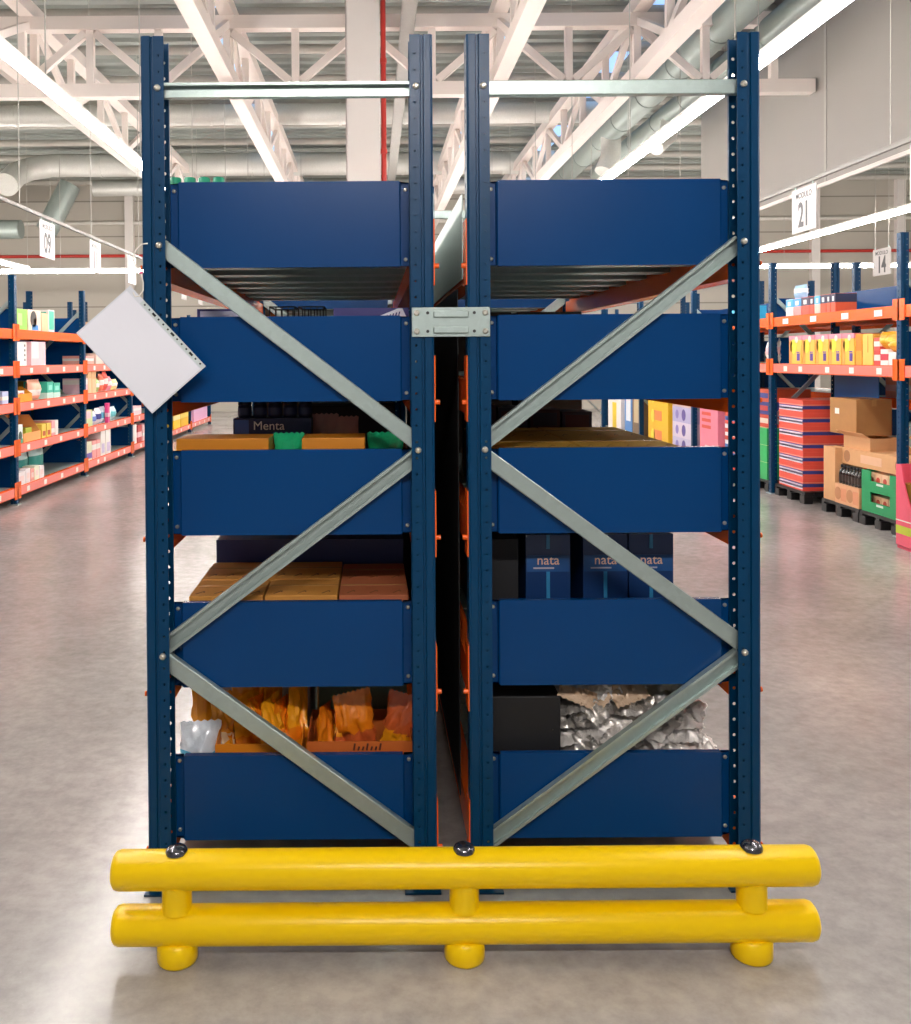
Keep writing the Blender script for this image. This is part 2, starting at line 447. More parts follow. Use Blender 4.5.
def channel(mb, p, q, n, open_front, m=GALV, w=.050, d=.026, y0=0):
    # C section lying in the plane of the frame; n = in-plane normal
    t = .003
    if open_front:
        prof = [(-w/2, 0), (-w/2 + .009, 0), (-w/2 + .009, t), (-w/2 + t, t), (-w/2 + t, d - t), (w/2 - t, d - t), (w/2 - t, t), (w/2 - .009, t), (w/2 - .009, 0), (w/2, 0), (w/2, d), (-w/2, d)]
        k = len(prof); p, q = Vector(p), Vector(q)
        vs = [c + n * a + Vector((0, 1, 0)) * b for c in (p, q) for a, b in prof]
        fs = [(i, (i + 1) % k, k + (i + 1) % k, k + i) for i in range(k)]
        mb.add(vs, fs, m)
    else:
        mb.sweep([(-w/2, .003), (-w/2 + .003, 0), (w/2 - .003, 0), (w/2, .003), (w/2, d), (-w/2, d)], p, q, n, m)
    return mb

def near_rack(side):
    # side -1: left rack, +1: right rack ; x positions mirrored about the gap
    xo = side * .955                           # aisle face
    xi = -.0565 if side < 0 else .0505         # gap face
    so, si = (1, -1) if side < 0 else (-1, 1)  # flange directions
    lo, hi = min(xo, xi), max(xo, xi)
    base = ((lo + hi) / 2, 0, 0)
    r = empty('storage_rack', base); ox = base[0]
    X = lambda x: x - ox
    for y in (0, 2.6, 5.2):
        upright(r, X(xo), y, so); upright(r, X(xi), y, si)
        for x, s in ((xo, so), (xi, si)):
            f = MB().box(X(x) - s * .012, X(x) + s * .10, y - .02, y + .11, 0, .006, UPBLUE); f.build('foot_plate', r)
            if y == 0:
                b = MB()
                b.lathe([(.009, .006), (.009, .014), (.005, .016)], BOLT, (X(x) + s * .085, y + .02, 0), 8)
                b.build('anchor_bolt', r)
    # braces of the end frames
    bo, bi = xo + so * .05, xi + si * .05      # bolt lines
    zz = [2.02, 1.38, .743, .115]
    for y in (0, 2.6, 5.2):
        if True:
            for k in range(3):
                xa, xb = (bo, bi) if k % 2 == 0 else (bi, bo)
                za, zb = zz[k] - (.02 if k else 0), zz[k + 1] + .02
                p, q = Vector((X(xa), y + .022, za)), Vector((X(xb), y + .022, zb))
                d = (q - p).normalized(); n = Vector((-d.z, 0, d.x))
                if n.z < 0: n = -n
                opn = (k % 2 == 1) if side < 0 else (k % 2 == 0)
                channel(MB(), p, q, n, opn).build('diagonal_brace', r)
        channel(MB(), (X(bo), y + .022, 2.505), (X(bi), y + .022, 2.505), Vector((0, 0, 1)), side < 0, w=.046).build('top_rail', r)
        channel(MB(), (X(bo), y + .022, .03), (X(bi), y + .022, .03), Vector((0, 0, 1)), False).build('bottom_rail', r)
    for x in (bo, bi):
        for z in ((2.505, 2.02, .743) if x == bo else (2.505, 1.38)):
            MB().lathe([(.0105, 0), (.0105, -.005), (.0075, -.010), (.003, -.0115)], BOLT, (X(x), -.001, z), 10, True, 'y').build('bolt', r)
    # end panels
    fa, fb = xo + so * .098, xi + si * .098
    ta, tb = xo + so * .055, xi + si * .055
    if fa > fb: fa, fb, ta, tb = fb, fa, tb, ta
    for y in (0,):
        for z in PB:
            h = .265
            prof = [(X(ta), .0775), (X(fa), .0775), (X(fa), .058), (X(fa) + .004, .055), (X(fb) - .004, .055), (X(fb), .058), (X(fb), .0775), (X(tb), .0775),
                    (X(tb), .0790), (X(fb) + .0015, .0790), (X(fb) - .003, .0600), (X(fa) + .003, .0600), (X(fa) - .0015, .0790), (X(ta), .0790)]
            k = len(prof)
            vs = [(a, y + b, zz_) for zz_ in (z, z + h) for a, b in prof]
            mb = MB().add(vs, [(i, (i + 1) % k, k + (i + 1) % k, k + i) for i in range(k)] + [tuple(range(k - 1, -1, -1)), tuple(range(k, 2 * k))], BLUE)
            mb.box(X(fa) + .004, X(fb) - .004, y + .055, y + .078, z + h, z + h + .0025, BLUE)
            mb.box(X(fa) + .004, X(fb) - .004, y + .055, y + .078, z - .0025, z, BLUE)
            pn = mb.build('end_panel', r)
            for xx in ((X(fa) + X(ta)) / 2 + .006, (X(fb) + X(tb)) / 2 - .006):
                for zc in (z + .022, z + h - .022):
                    MB().lathe([(.0065, 0), (.0065, -.003), (.003, -.005)], BOLT, (xx, y + .0775, zc), 8, True, 'y').build('screw', pn)
    # back panels between the bays
    for y in (2.6, 5.2):
        for z in PB:
            MB().box(X(fa), X(fb), y + .08, y + .085, z, z + .265, BLUE).build('bay_panel', r)
    # unseen dark boards, added along the gap to keep it in deep shade
    MB().box(X(xi) - si * .0065, X(xi) - si * .0030, .30, 2.55, .16, 1.90, mat('gap_shade_dark', '1b1b1e', .6)).build('added_gap_board', r)
    MB().box(X(xi) - si * .0065, X(xi) - si * .0030, 2.70, 5.15, .16, 1.90, mat('gap_shade_dark', '1b1b1e', .6)).build('added_gap_board', r)
    MB().box(X(xi) - si * .0085, X(xi) - si * .0060, .09, 2.58, 1.918, 2.19, GALV).build('added_gap_plate', r)  # unseen plate, added over the top beam so the gap looks darker
    # beams
    bw = .066
    for b in range(2):
        y0, y1 = b * 2.6 + UD + .002, (b + 1) * 2.6 - .003
        for li, z in enumerate(PB):
            z0, z1 = z - .048, DECK[li]
            for x, s in ((xo, so), (xi, si)):
                xa = x + s * .002
                prof = [(xa, z0), (xa + s * bw, z0), (xa + s * bw, z1 - .034), (xa + s * (bw - .02), z1 - .034), (xa + s * (bw - .02), z1), (xa, z1)]
                vs = [(X(a), yy, zc) for yy in (y0, y1) for a, zc in prof]; k = 6
                fs = [(i, (i + 1) % k, k + (i + 1) % k, k + i) for i in range(k)] + [(0, 1, 2, 3, 4, 5), (11, 10, 9, 8, 7, 6)]
                bm = MB().add(vs, fs, ORANGE).build('beam', r)
                if b == 0:
                    c = MB()
                    c.box(X(x) - s * .0055, X(x) - s * .0015, .003 if x == xi else .052, .078, z - .065, z + .14, ORANGE)
                    c.box(X(x) - s * .0055, X(x) + s * .03, .0775, .0815, z - .065, z + .14, ORANGE)
                    c.build('connector', bm)
                    c = MB(); c.lathe([(.008, 0), (.008, .014 if x == xi else .004)], ORANGE, (0, 0, 0), 8, True, 'x')
                    c.v = [(X(x) - s * (.005 + vx), .012 + vy, z - .005 + vz) for vx, vy, vz in c.v]
                    c.build('locking_pin', bm)
        # decks: galvanised planks lying on the beam steps
        for li, z in enumerate(PB):
            z1 = DECK[li]
            xa, xb = lo + (.002 + bw - .02) + .001, hi - (.002 + bw - .02) - .001
            mb = MB(); yy = y0 + .03
            while yy + .31 < y1:
                mb.box(X(xa), X(xb), yy, yy + .305, z1 - .004, z1 - .0005, GALV)
                for q in (yy, yy + .302): mb.box(X(xa), X(xb), q, q + .003, z1 - .033, z1 - .004, GALV)
                for q in (yy + .003, yy + .262): mb.box(X(xa), X(xb), q, q + .04, z1 - .033, z1 - .031, GALV)
                yy += .315
            mb.build('deck', r)
    return r
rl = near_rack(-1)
tag(rl, 'left blue steel storage rack of the joined pair behind the yellow guard', 'rack', 'storage racks in the centre')
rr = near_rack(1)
tag(rr, 'right blue steel storage rack of the joined pair behind the yellow guard', 'rack', 'storage racks in the centre')

# row spacer between the two racks (bolted to the left one)
cx = -.003 - rl.location.x
sp = MB()
sp.box(cx - .121, cx + .121, -.0085, -.004, 1.731, 1.822, GALV)
spo = sp.build('row_spacer', rl, bevel=.0015)
for z in (1.752, 1.801):
    m = MB(); m.box(cx - .055, cx + .055, -.0165, -.0085, z - .011, z + .011, GALV); m.build('stiffening_rib', spo, bevel=.004)
for sgn in (-1, 1):
    m = MB(); m.box(cx + sgn * .092 - .0015, cx + sgn * .092 + .0015, -.010, -.0085, 1.732, 1.821, GALV); m.build('fold_line', spo)
    for z in (1.748, 1.805):
        MB().lathe([(.005, 0), (.005, -.0008)], INK, (cx + sgn * .072, -.0085, z), 10, False, 'y').build('screw_hole', spo)
        MB().lathe([(.0095, 0), (.0095, -.002), (.006, -.005)], BOLT, (cx + sgn * .106, -.0085, z), 10, True, 'y').build('bolt', spo)

# ------------------------------------------------------------------ yellow end guard
g = empty('rack_guard', (-.002, -.325, 0))
def rail(z):
    L = .975
    prof = [(.012, -L + .0), (.040, -L + .003), (.049, -L + .010), (.0525, -L + .022), (.0525, L - .022), (.049, L - .010), (.040, L - .003), (.012, L)]
    MB().lathe(prof, YELLOW, (0, 0, z), 40, True, 'x').build('guard_rail', g)
rail(.252); rail(.098)
for x in (-.797, 0, .797):
    MB().lathe([(.046, .0), (.053, .003), (.056, .009), (.056, .058), (.046, .064)], YELLOW, (x, 0, 0), 28).build('foot', g)
    MB().lathe([(.043, .142), (.041, .150), (.041, .212), (.043, .218)], YELLOW, (x, 0, 0), 28).build('spacer', g)
    MB().lathe([(.031, .300), (.030, .306), (.026, .313), (.018, .318), (.006, .320)], CHROME, (x, 0, 0), 24).build('dome_cap', g)
tag(g, 'yellow plastic two-rail end guard on three feet before the racks', 'guard')

# ------------------------------------------------------------------ hanging document sleeve
Zs = 2.914 - .035
def sp_(a, b): return Vector((sx(a, Zs), 0, sz(b, Zs)))
A, B_, C_, D_ = sp_(131, 284), sp_(206, 365), sp_(148, 417), sp_(77, 331)
sy = -.035
s = empty('document_sleeve', (A.x, sy, A.z))
ux = (B_ - A).normalized(); uy = (D_ - A).normalized(); Lx = (B_ - A).length; Ly = (D_ - A).length
SLEEVE = mat('sleeve_plastic', 'e6e9f2', .25, 0, .02, 3, .05, 6, coat=.5)
PAPER = mat('white_paper', 'f1f1fb', .5, 0, .015, 2)
STRIP = mat('perforated_strip', 'cfd9da', .35, 0, .02, 3)
def sheet(u0, u1, v0, v1, y0, y1, m, nu=10, nv=8, curl=.0):
    mb = MB(); vs = []
    for yy in (y0, y1):
        for j in range(nv + 1):
            for i in range(nu + 1):
                u = u0 + (u1 - u0) * i / nu; v = v0 + (v1 - v0) * j / nv
                p = ux * u * Lx + uy * v * Ly
                vs.append((p.x, yy + .0025 * math.sin(u * 5) * math.sin(v * 4) - .004 * v * v, p.z))
    k = (nu + 1) * (nv + 1); fs = []
    for j in range(nv):
        for i in range(nu):
            a = j * (nu + 1) + i; fs.append((a, a + 1, a + nu + 2, a + nu + 1)); fs.append((k + a + nu + 1, k + a + nu + 2, k + a + 1, k + a))
    rim = [i for i in range(nu + 1)] + [j * (nu + 1) + nu for j in range(1, nv + 1)] + [nv * (nu + 1) + i for i in range(nu - 1, -1, -1)] + [j * (nu + 1) for j in range(nv - 1, 0, -1)]
    for a, b in zip(rim, rim[1:] + rim[:1]): fs.append((b, a, k + a, k + b))
    return mb.add(vs, fs, m, False)
sheet(.0, 1., .0, 1., -.001, .0, SLEEVE).build('sleeve', s)
sheet(.015, .985, .085, .985, -.0024, -.0012, PAPER).build('paper_sheet', s)
sheet(.18, 1., .0, .072, -.0026, -.0012, STRIP, 10, 2).build('binding_strip', s)
hm = MB()
for i in range(13):
    u = .22 + .76 * i / 12.5; big = i in (2, 6, 10)
    p = ux * u * Lx + uy * .034 * Ly
    q = ux * (.007 if big else .0028)
    w_ = uy * .0035 if big else uy * .0026
    yy = -.0034 + .0025 * math.sin(u * 5) * math.sin(.034 * 4)
    pts = [p - q - w_, p + q - w_, p + q + w_, p - q + w_]
    hm.poly([(a.x, yy, a.z) for a in pts], (0, .0006, 0), INK)
hm.build('punched_holes', s)
pts = [(146.5, 241), (141, 242), (135.5, 248), (134, 256), (137, 265), (142, 272), (144.3, 281), (144, 289), (140, 294.5), (136, 295), (134, 291)]
off = Vector((A.x, 0, A.z))
path = []
for i, (a, b) in enumerate(pts):
    p = sp_(a, b) - off; path.append((p.x, .03 if i == 0 else (-.001 + (.02 if i < 3 else .0)), p.z))
MB().tube(path, .0022, mat('white_string', 'ece6df', .7), 6).build('string', s)
p = sp_(142, 271) - off
MB().lathe([(.002, -.006), (.006, -.003), (.006, .003), (.002, .006)], mat('pink_knot', 'f07a9a', .6), (p.x, 0, p.z), 8).build('knot', s)
tag(s, 'blank white paper in a plastic sleeve hanging askew by a string from the left upright', 'document sleeve')
# ------------------------------------------------------------------ product builders (front faces -y, base at z = 0)
def carton(w, d, h, m=CARD, tape=True, label=None, sleeve=None, flaps=False, name='cardboard_box'):
    r = empty(name)
    b = MB()
    if not flaps:
        b.box(-w/2, w/2, -d/2, d/2, 0, h, m)
        b.build('box_body', r, bevel=.003)
        if tape:
            MB().box(-w/2 - .0008, w/2 + .0008, -.024, .024, h, h + .0008, TAPE).build('tape', r)
            t = MB(); t.box(w/2, w/2 + .0008, -.024, .024, h - .07, h, TAPE); t.box(-w/2 - .0008, -w/2, -.024, .024, h - .07, h, TAPE)
            t.build('tape_end', r)
    else:
        t = .005
        b.box(-w/2, w/2, -d/2, d/2, 0, t, m)
        b.box(-w/2, w/2, -d/2, -d/2 + t, t, h, m); b.box(-w/2, w/2, d/2 - t, d/2, t, h, m)
        b.box(-w/2, -w/2 + t, -d/2 + t, d/2 - t, t, h, m); b.box(w/2 - t, w/2, -d/2 + t, d/2 - t, t, h, m)
        b.build('box_body', r)
        MB().poly([(-w/2, -d/2, h), (w/2, -d/2, h), (w/2, -d/2 - .08, h + .05), (-w/2, -d/2 - .08, h + .05)], (0, 0, .004), m).build('flap', r)
        MB().poly([(-w/2, -d/2, h), (-w/2, d/2, h), (-w/2 - .07, d/2, h + .06), (-w/2 - .07, -d/2, h + .06)], (0, 0, .004), m).build('flap', r)
    if label:
        MB().box(-w * .3, -w * .3 + .09, -d/2 - .0008, -d/2, h * .55, h * .55 + .06, label).build('shipping_label', r)
    return r

def pack(w, d, h, m, decor=(), name='product_box', text=None, tsize=.05, tmat=None, tz=.5, tx=0., bevel=.0025, parent=None):
    # printed retail box; decor: ('band', z0, z1, mat) wraps all sides, ('front', x0, x1, z0, z1, mat), ('top', mat) - fractions
    b = MB().box(-w/2, w/2, -d/2, d/2, 0, h, m)
    e = .0010
    for q in decor:
        if q[0] == 'band':
            z0, z1, k = q[1] * h, q[2] * h, q[3]
            b.box(-w/2 - e, w/2 + e, -d/2 - e, d/2 + e, z0, z1, k)
        elif q[0] == 'front':
            b.box(-w/2 + q[1] * w, -w/2 + q[2] * w, -d/2 - 2 * e, -d/2, q[3] * h, q[4] * h, q[5])
        elif q[0] == 'sides':
            for s in (-1, 1): b.box(s * w/2, s * (w/2 + 2 * e), -d/2 + q[1] * d, -d/2 + q[2] * d, q[3] * h, q[4] * h, q[5])
        elif q[0] == 'top':
            b.box(-w/2 - e, w/2 + e, -d/2 - e, d/2 + e, h - .002, h + e, q[1])
        elif q[0] == 'disc':
            b.lathe([(q[3] * w, 0), (q[3] * w, -2 * e)], q[4], (-w/2 + q[1] * w, -d/2, q[2] * h), 18, False, 'y')
    o = b.build(name)
    if text:
        lettering('lettering', text, tsize, tmat or LABEL, o, (tx, -d/2 - .0030, tz * h))
    return o

def tray(w, d, h, m, name='display_tray', front=.55, text=None, tsize=.04, tmat=None, notch=False):
    t = .005; b = MB()
    b.box(-w/2, w/2, -d/2, d/2, 0, t, m)
    hf = h * front
    b.box(-w/2, w/2, -d/2, -d/2 + t, t, hf, m)
    b.box(-w/2, w/2, d/2 - t, d/2, t, h, m)
    for s in (-1, 1):
        x0, x1 = (-w/2, -w/2 + t) if s < 0 else (w/2 - t, w/2)
        pts = [(x0, -d/2 + t, t), (x0, d/2 - t, t), (x0, d/2 - t, h), (x0, -d/2 + .35 * d, h), (x0, -d/2 + t, hf)]
        b.poly(pts, (t, 0, 0), m)
    o = b.build(name)
    if text: lettering('lettering', text, tsize, tmat or LABEL, o, (0, -d/2 - .001, hf * .72))
    return o

def bag_mesh(name, w, h, t, m, band=None, seed=0, nu=12, nv=14, crush=.012):
    b = MB(); vs = []
    def pt(i, j, s):
        u, v = i / nu, j / nv
        x = (u - .5) * w * (1 - .10 * math.sin(math.pi * v)); z = v * h
        f = (max(0, math.sin(math.pi * u)) ** .55) * (max(0, math.sin(math.pi * min(1, max(0, (v - .05) / .9)))) ** .5)
        n = noise.noise(Vector((u * 5 + seed, v * 5, s * 3.1 + seed)))
        n2 = noise.noise(Vector((u * 11 + seed, v * 9, s * 7.7 - seed)))
        y = s * t / 2 * f * (1 + .35 * n) + crush * f * (n2 + .5 * n)
        if j in (0, nv): z += .003 * (1 if i % 2 else -1)
        x += crush * .8 * n2 * math.sin(math.pi * v)
        return (x, y, z + crush * .5 * n * math.sin(math.pi * v))
    for s in (-1, 1):
        base = len(vs)
        for j in range(nv + 1):
            for i in range(nu + 1): vs.append(pt(i, j, s))
    K = (nu + 1) * (nv + 1)
    fa, fb = [], []
    for j in range(nv):
        for i in range(nu):
            a = j * (nu + 1) + i
            q = (a, a + 1, a + nu + 2, a + nu + 1); q2 = (K + a + nu + 1, K + a + nu + 2, K + a + 1, K + a)
            tgt = fb if (band and band[0] <= j / nv < band[1]) else fa
            tgt.append(q); tgt.append(q2)
    b.add(vs, fa, m, True)
    if band:
        k = b.mi(band[2])
        for f in fb: b.f.append(list(f)); b.m.append(k); b.sm.append(True)
    return b
def bag(w, h, t, m, band=None, seed=0, name='snack_bag', crush=.012, res=12):
    return bag_mesh(name, w, h, t, m, band, seed, res, res + 2, crush).build(name)

def jar(r, h, body, lid, lab, name='jar', seg=16):
    o = empty(name)
    MB().lathe([(r * .9, 0), (r, .006), (r, h * .72), (r * .8, h * .8)], body, seg=seg).build('jar_body', o)
    MB().lathe([(r + .0008, h * .18), (r + .0008, h * .62)], lab, seg=seg).build('label_wrap', o)
    MB().lathe([(r * .98, h * .8), (r * .98, h), (r * .9, h + .003)], lid, seg=seg).build('lid', o)
    return o
def bottle(r, h, body, cap, lab, name='bottle', seg=14):
    o = empty(name)
    MB().lathe([(r * .92, 0), (r, .008), (r, h * .58), (r * .85, h * .68), (r * .42, h * .80), (r * .40, h * .90)], body, seg=seg).build('bottle_body', o)
    MB().lathe([(r + .0008, h * .15), (r + .0008, h * .5)], lab, seg=seg).build('label_wrap', o)
    MB().lathe([(r * .48, h * .88), (r * .48, h), (r * .4, h + .004)], cap, seg=seg).build('cap', o)
    return o
def pallet(w, d, label, x, y, rz, m=BLACK):
    r = empty('pallet', (x, y, 0), rz)
    t = MB()
    n = 7
    for i in range(n):
        a = -d/2 + i * d / n; t.box(-w/2, w/2, a + .006, a + d / n - .006, .105, .135, m)
    for xx in (-w/2 + .03, 0, w/2 - .03): t.box(xx - .03, xx + .03, -d/2, d/2, .085, .105, m)
    t.build('top_deck', r)
    for i in (-1, 0, 1):
        for j in (-1, 0, 1):
            MB().box(i * (w/2 - .055) - .055, i * (w/2 - .055) + .055, j * (d/2 - .05) - .05, j * (d/2 - .05) + .05, 0, .085, m).build('foot', r, bevel=.006)
    tag(r, label, 'pallet', 'black pallets under the right shelving')
    return r
def put(o, loc, rz, label, cat, group=None):
    o.location = loc; o.rotation_euler = (0, 0, rz)
    return tag(o, label, cat, group)

# ------------------------------------------------------------------ goods inside the two near racks
OR1, OR2, OR3 = col('d8860f'), col('e79a1c'), col('c96a22')
PURP, NAVY2 = col('2b2372'), col('1d2452')
GREENP = mat('green_film', '1fae74', .25, 0, .15, 30, .4, 60, coat=.6)
D5, D4, D3, D2, D1 = DECK[4], DECK[3], DECK[2], DECK[1], DECK[0]
# top shelf, left: green capped bottles
MILK = col('cfe6dd'); CAPG = col('1d9e78')
b0 = bottle(.0215, .243, MILK, CAPG, CAPG, 'bottle')
words = ('first', 'second', 'third', 'last')
for i in range(4):
    o = b0 if i == 0 else copy_tree(b0)
    for c in o.children:
        if c.name.startswith('cap'): c.scale = (1.9, 1.9, 1)
    put(o, (-.893 + i * .0475, .20, D5), 0, 'green-capped bottle on the top shelf of the left rack, %s from the left upright' % words[i], 'bottle', 'green capped bottles on the top shelf')
# second level
o = pack(.18, .26, .238, PURP, [('front', .06, .94, .8, .97, col('d9d6ee'))], text=None)
put(o, (-.738, .34, D4), 0, 'dark purple box with pale printed lid band behind the upper left brace', 'box')
o = pack(.25, .26, .238, PURP)
lg = MB(); lg.poly([(.012, -.1315, .205), (.118, -.1315, .205), (.104, -.1315, .236), (.09, -.1315, .236)], (0, .0015, 0), col('e8e6f2'))
for k in range(6): lg.bar((.040 + k * .010, -.1322, .206), (.045 + k * .010, -.1322, .211 + k * .0028), .004, .0006, PURP, (0, 1, 0))
lg.build('slanted_logo', o)
put(o, (-.25, .34, D4), 0, 'dark purple box with white slanted logo beside the inner left upright', 'box')
WIRE = mat('dark_wire', '2a2624', .4, .3)
for i, (x, nm) in enumerate(((-.575, 'left'), (-.47, 'right'))):
    r = empty('wire_basket')
    for zz in (.005, .10, .2, .26): 
        t = MB()
        for p, q in (((-.045, -.1), (.045, -.1)), ((.045, -.1), (.045, .1)), ((.045, .1), (-.045, .1)), ((-.045, .1), (-.045, -.1))): t.bar((*p, zz), (*q, zz), .005, .005, WIRE)
        t.build('wire_ring', r)
    for k in range(5):
        for yy in (-.1, .1): MB().bar((-.045 + k * .0225, yy, .0), (-.045 + k * .0225, yy, .262), .004, .004, WIRE).build('upright_wire', r)
    put(r, (x, .62, D4), 0, 'dark wire basket deep on the second shelf of the left rack, %s of two' % nm, 'basket', 'wire baskets on the second shelf')
o = carton(.30, .4, .215, CARDD); put(o, (-.5, 1.3, D4), 0, 'brown carton deep on the second shelf of the left rack behind the wire baskets', 'carton')
# third level left: orange trays, green packs, mint box, jars
for x, w_, lb in ((-.735, .30, 'orange cardboard tray front on the third shelf beside the left upright'), (-.375, .205, 'orange cardboard tray between the two green wrapped packs')):
    o = carton(w_, .18, .236, OR1, tape=False, name='display_tray'); put(o, (x, .22, D3), 0, lb, 'tray', 'orange trays on the third shelf')
for x, w_, lb in ((-.53, .095, 'shiny green film pack between the two orange trays'), (-.205, .11, 'shiny green film pack under the end of the long brace')):
    o = bag(w_ * 1.12, .243, .12, GREENP, None, 3 + x, 'film_pack', .016); put(o, (x, .26, D3), 0, lb, 'pack', 'green packs on the third shelf')
o = pack(.285, .2, .275, col('1c2a63'), [('front', .02, .2, .75, .98, col('2f62b8'))], text='Menta', tsize=.046, tmat=col('f4f2fa'), tz=.9, tx=-.012)
put(o, (-.615, .62, D3), 0, 'dark blue box printed Menta behind the orange tray', 'box')
j0 = jar(.026, .058, col('252a52'), col('14163a'), col('39406f'))
for i in range(5):
    o = j0 if i == 0 else copy_tree(j0)
    put(o, (-.725 + i * .0565, .60, D3 + .275), 0, 'small dark navy jar on the blue Menta box, %s from left' % ('first', 'second', 'third', 'fourth', 'fifth')[i], 'jar', 'jars on the Menta box')
REDF = mat('red_film', '8e2433', .35, 0, .2, 40, .4, 60, coat=.4)
for i, (x, z_, lb) in enumerate(((-.43, .285, 'dark red film packet leaning beside the Menta box'), (-.355, .275, 'dark red film packet behind the right orange tray'))):
    o = bag(.11, z_, .08, REDF, (.7, 1, col('d8a7a4')), i * 4 + 2, 'film_packet', .02); put(o, (x, .62, D3), 0, lb, 'packet', 'red packets on the third shelf')
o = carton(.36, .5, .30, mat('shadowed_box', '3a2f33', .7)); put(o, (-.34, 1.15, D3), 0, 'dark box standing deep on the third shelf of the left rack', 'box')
# fourth level left: cartons with printed tops
OC = mat('orange_carton', 'c98a3a', .7, 0, .08, 14); OCD = mat('brick_carton', 'b0623c', .7, 0, .08, 14)
PRNT = col('7a4a1c', .7, 0)
def topcarton(w, d, h, m, pr):
    o = carton(w, d, h, m, tape=False, name='flat_carton')
    t = MB()
    n = int(w / .06)
    for i in range(n):
        x = -w/2 + (i + .5) * w / n
        t.bar((x - .012, -d * .38, h + .0006), (x + .010, -d * .22, h + .0006), .005, .0008, pr)
        t.bar((x + .012, -d * .30, h + .0006), (x + .010, -d * .22, h + .0006), .005, .0008, pr)
    t.build('printed_marks', o)
    MB().box(-w/2, w/2, d * .1, d * .14, h, h + .0007, TAPE).build('tape', o)
    return o
for x0, x1, y0, y1, h, m, lb in ((-.845, -.605, .11, .33, .212, OC, 'orange flat carton at the front left corner of the fourth shelf'),
                              (-.60, -.365, .11, .33, .212, OC, 'orange flat carton front middle of the fourth shelf in the left rack'),
                              (-.36, -.135, .11, .33, .212, OCD, 'brick coloured flat carton front right on the fourth shelf'),
                              (-.845, -.365, .335, .60, .214, OC, 'wide orange carton behind the two front cartons of the fourth shelf'),
                              (-.36, -.135, .335, .60, .206, OCD, 'brick coloured carton behind the front right carton')):
    o = topcarton(x1 - x0, y1 - y0, h, m, PRNT); put(o, ((x0 + x1)/2, (y0 + y1)/2, D2), 0, lb, 'carton', 'flat cartons on the fourth shelf')
o = pack(.71, .3, .288, col('2f3b78'), [('front', 0, 1, .0, .12, NAVY2)]); put(o, (-.49, .80, D2), 0, 'long dark blue box lying behind the orange cartons', 'box')
PLUM = mat('dark_plum_carton', '322a3c', .6)
for i in range(3):
    o = carton(.2, .35, .32, PLUM, tape=False); put(o, (-.62 + i * .22, 1.2, D2), 0, 'dark plum carton deep behind the long blue box, %s of three' % ('left', 'middle', 'right')[i], 'carton', 'dark cartons deep in the left rack')
# fifth level left: trays of crisp bags
TRO = col('e8891a')
CR1 = mat('orange_crisp_film', 'ffa51a', .28, 0, .1, 25, .3, 50, coat=.5)
CR2 = mat('amber_crisp_film', 'f08416', .28, 0, .2, 25, .3, 50, coat=.5)
CR3 = mat('rust_crisp_film', 'cf6230', .3, 0, .2, 25, .3, 50, coat=.4)
WBL = mat('white_blue_film', 'e3eaf2', .25, 0, .1, 20, .3, 50, coat=.5)
TRR = col('d06a2c')
o = tray(.282, .27, .23, TRO, front=.93, text='FRES', tsize=.045, tmat=col('b3202c')); put(o, (-.625, .255, D1), 0, 'orange display tray with red lettering on the bottom shelf', 'tray', 'trays on the bottom shelf')
o = tray(.345, .27, .225, TRR, front=.98)
mk = MB()
for k in range(7): mk.bar((-.02 + k * .014, -.1356, .192), (-.016 + k * .014, -.1356, .205 + .010 * (k % 3 == 0)), .006, .001, col('5d2a20'), (0, 1, 0))
mk.build('printed_marks', o)
o = o; put(o, (-.296, .255, D1), 0, 'rust orange display tray beside the inner left upright on the bottom shelf', 'tray', 'trays on the bottom shelf')
k = 0
place = ('first', 'second', 'third', 'fourth', 'fifth', 'sixth', 'seventh', 'eighth')
for i in range(8):
    o = bag(.125 + .012 * (i % 2), .335 + .02 * math.sin(i * 2.1), .05, (CR1, CR2)[i % 3 == 2], (.45, .60, (col('f7d9b0'), CR2)[i % 2]), i * 1.7, 'crisp_bag', .034, 16)
    put(o, (-.735 + i * .031, .23 + .024 * (i % 3), D1 + .006), 0, 'orange crisp bag standing in the left tray of the bottom shelf, %s from left' % place[i], 'crisp bag', 'crisp bags in the left tray')
    o.rotation_euler = (R(6 * (i % 3) - 6), R(7 * math.sin(i * 1.9)), R(66 if i > 4 else 20 + 11 * i))
for i, (x, y_, h, rz, m, ti) in enumerate(((-.425, .22, .29, 75, CR2, 8), (-.375, .24, .30, 70, CR1, 14), (-.325, .27, .28, 30, CR3, 0), (-.27, .25, .34, 10, CR2, -10), (-.20, .26, .33, -12, CR3, 12), (-.165, .30, .28, 20, CR3, 5))):
    o = bag(.13, h, .05, m, (.4, .6, (CR1, CR3)[i % 2]), 20 + i * 2.3, 'crisp_bag', .032, 16)
    put(o, (x, y_, D1 + .006), R(rz), 'rust and amber crisp bag in the right tray of the bottom shelf, %s from left' % place[i], 'crisp bag', 'crisp bags in the right tray')
    o.rotation_euler = (0, R(ti), R(rz))
o = bag(.135, .262, .10, WBL, (.3, .6, col('4fb3d6')), 5, 'snack_bag', .03); put(o, (-.826, .20, D1), R(8), 'white and blue bag by the left upright on the bottom shelf', 'bag')
o = bag(.08, .34, .06, mat('peach_film', 'f2b48c', .3, 0, .1, 20, coat=.4), (.55, .95, CR1), 9, 'snack_bag', .02); put(o, (-.835, .30, D1), R(15), 'peach and orange bag behind the white and blue bag', 'bag')
GBX = mat('pale_grey_carton', 'b9b4b4', .6); TEALG = mat('grey_green_carton', '7f9684', .6)
o = carton(.40, .3, .37, GBX); put(o, (-.68, .62, D1), 0, 'pale grey carton behind the orange crisp bags', 'carton')
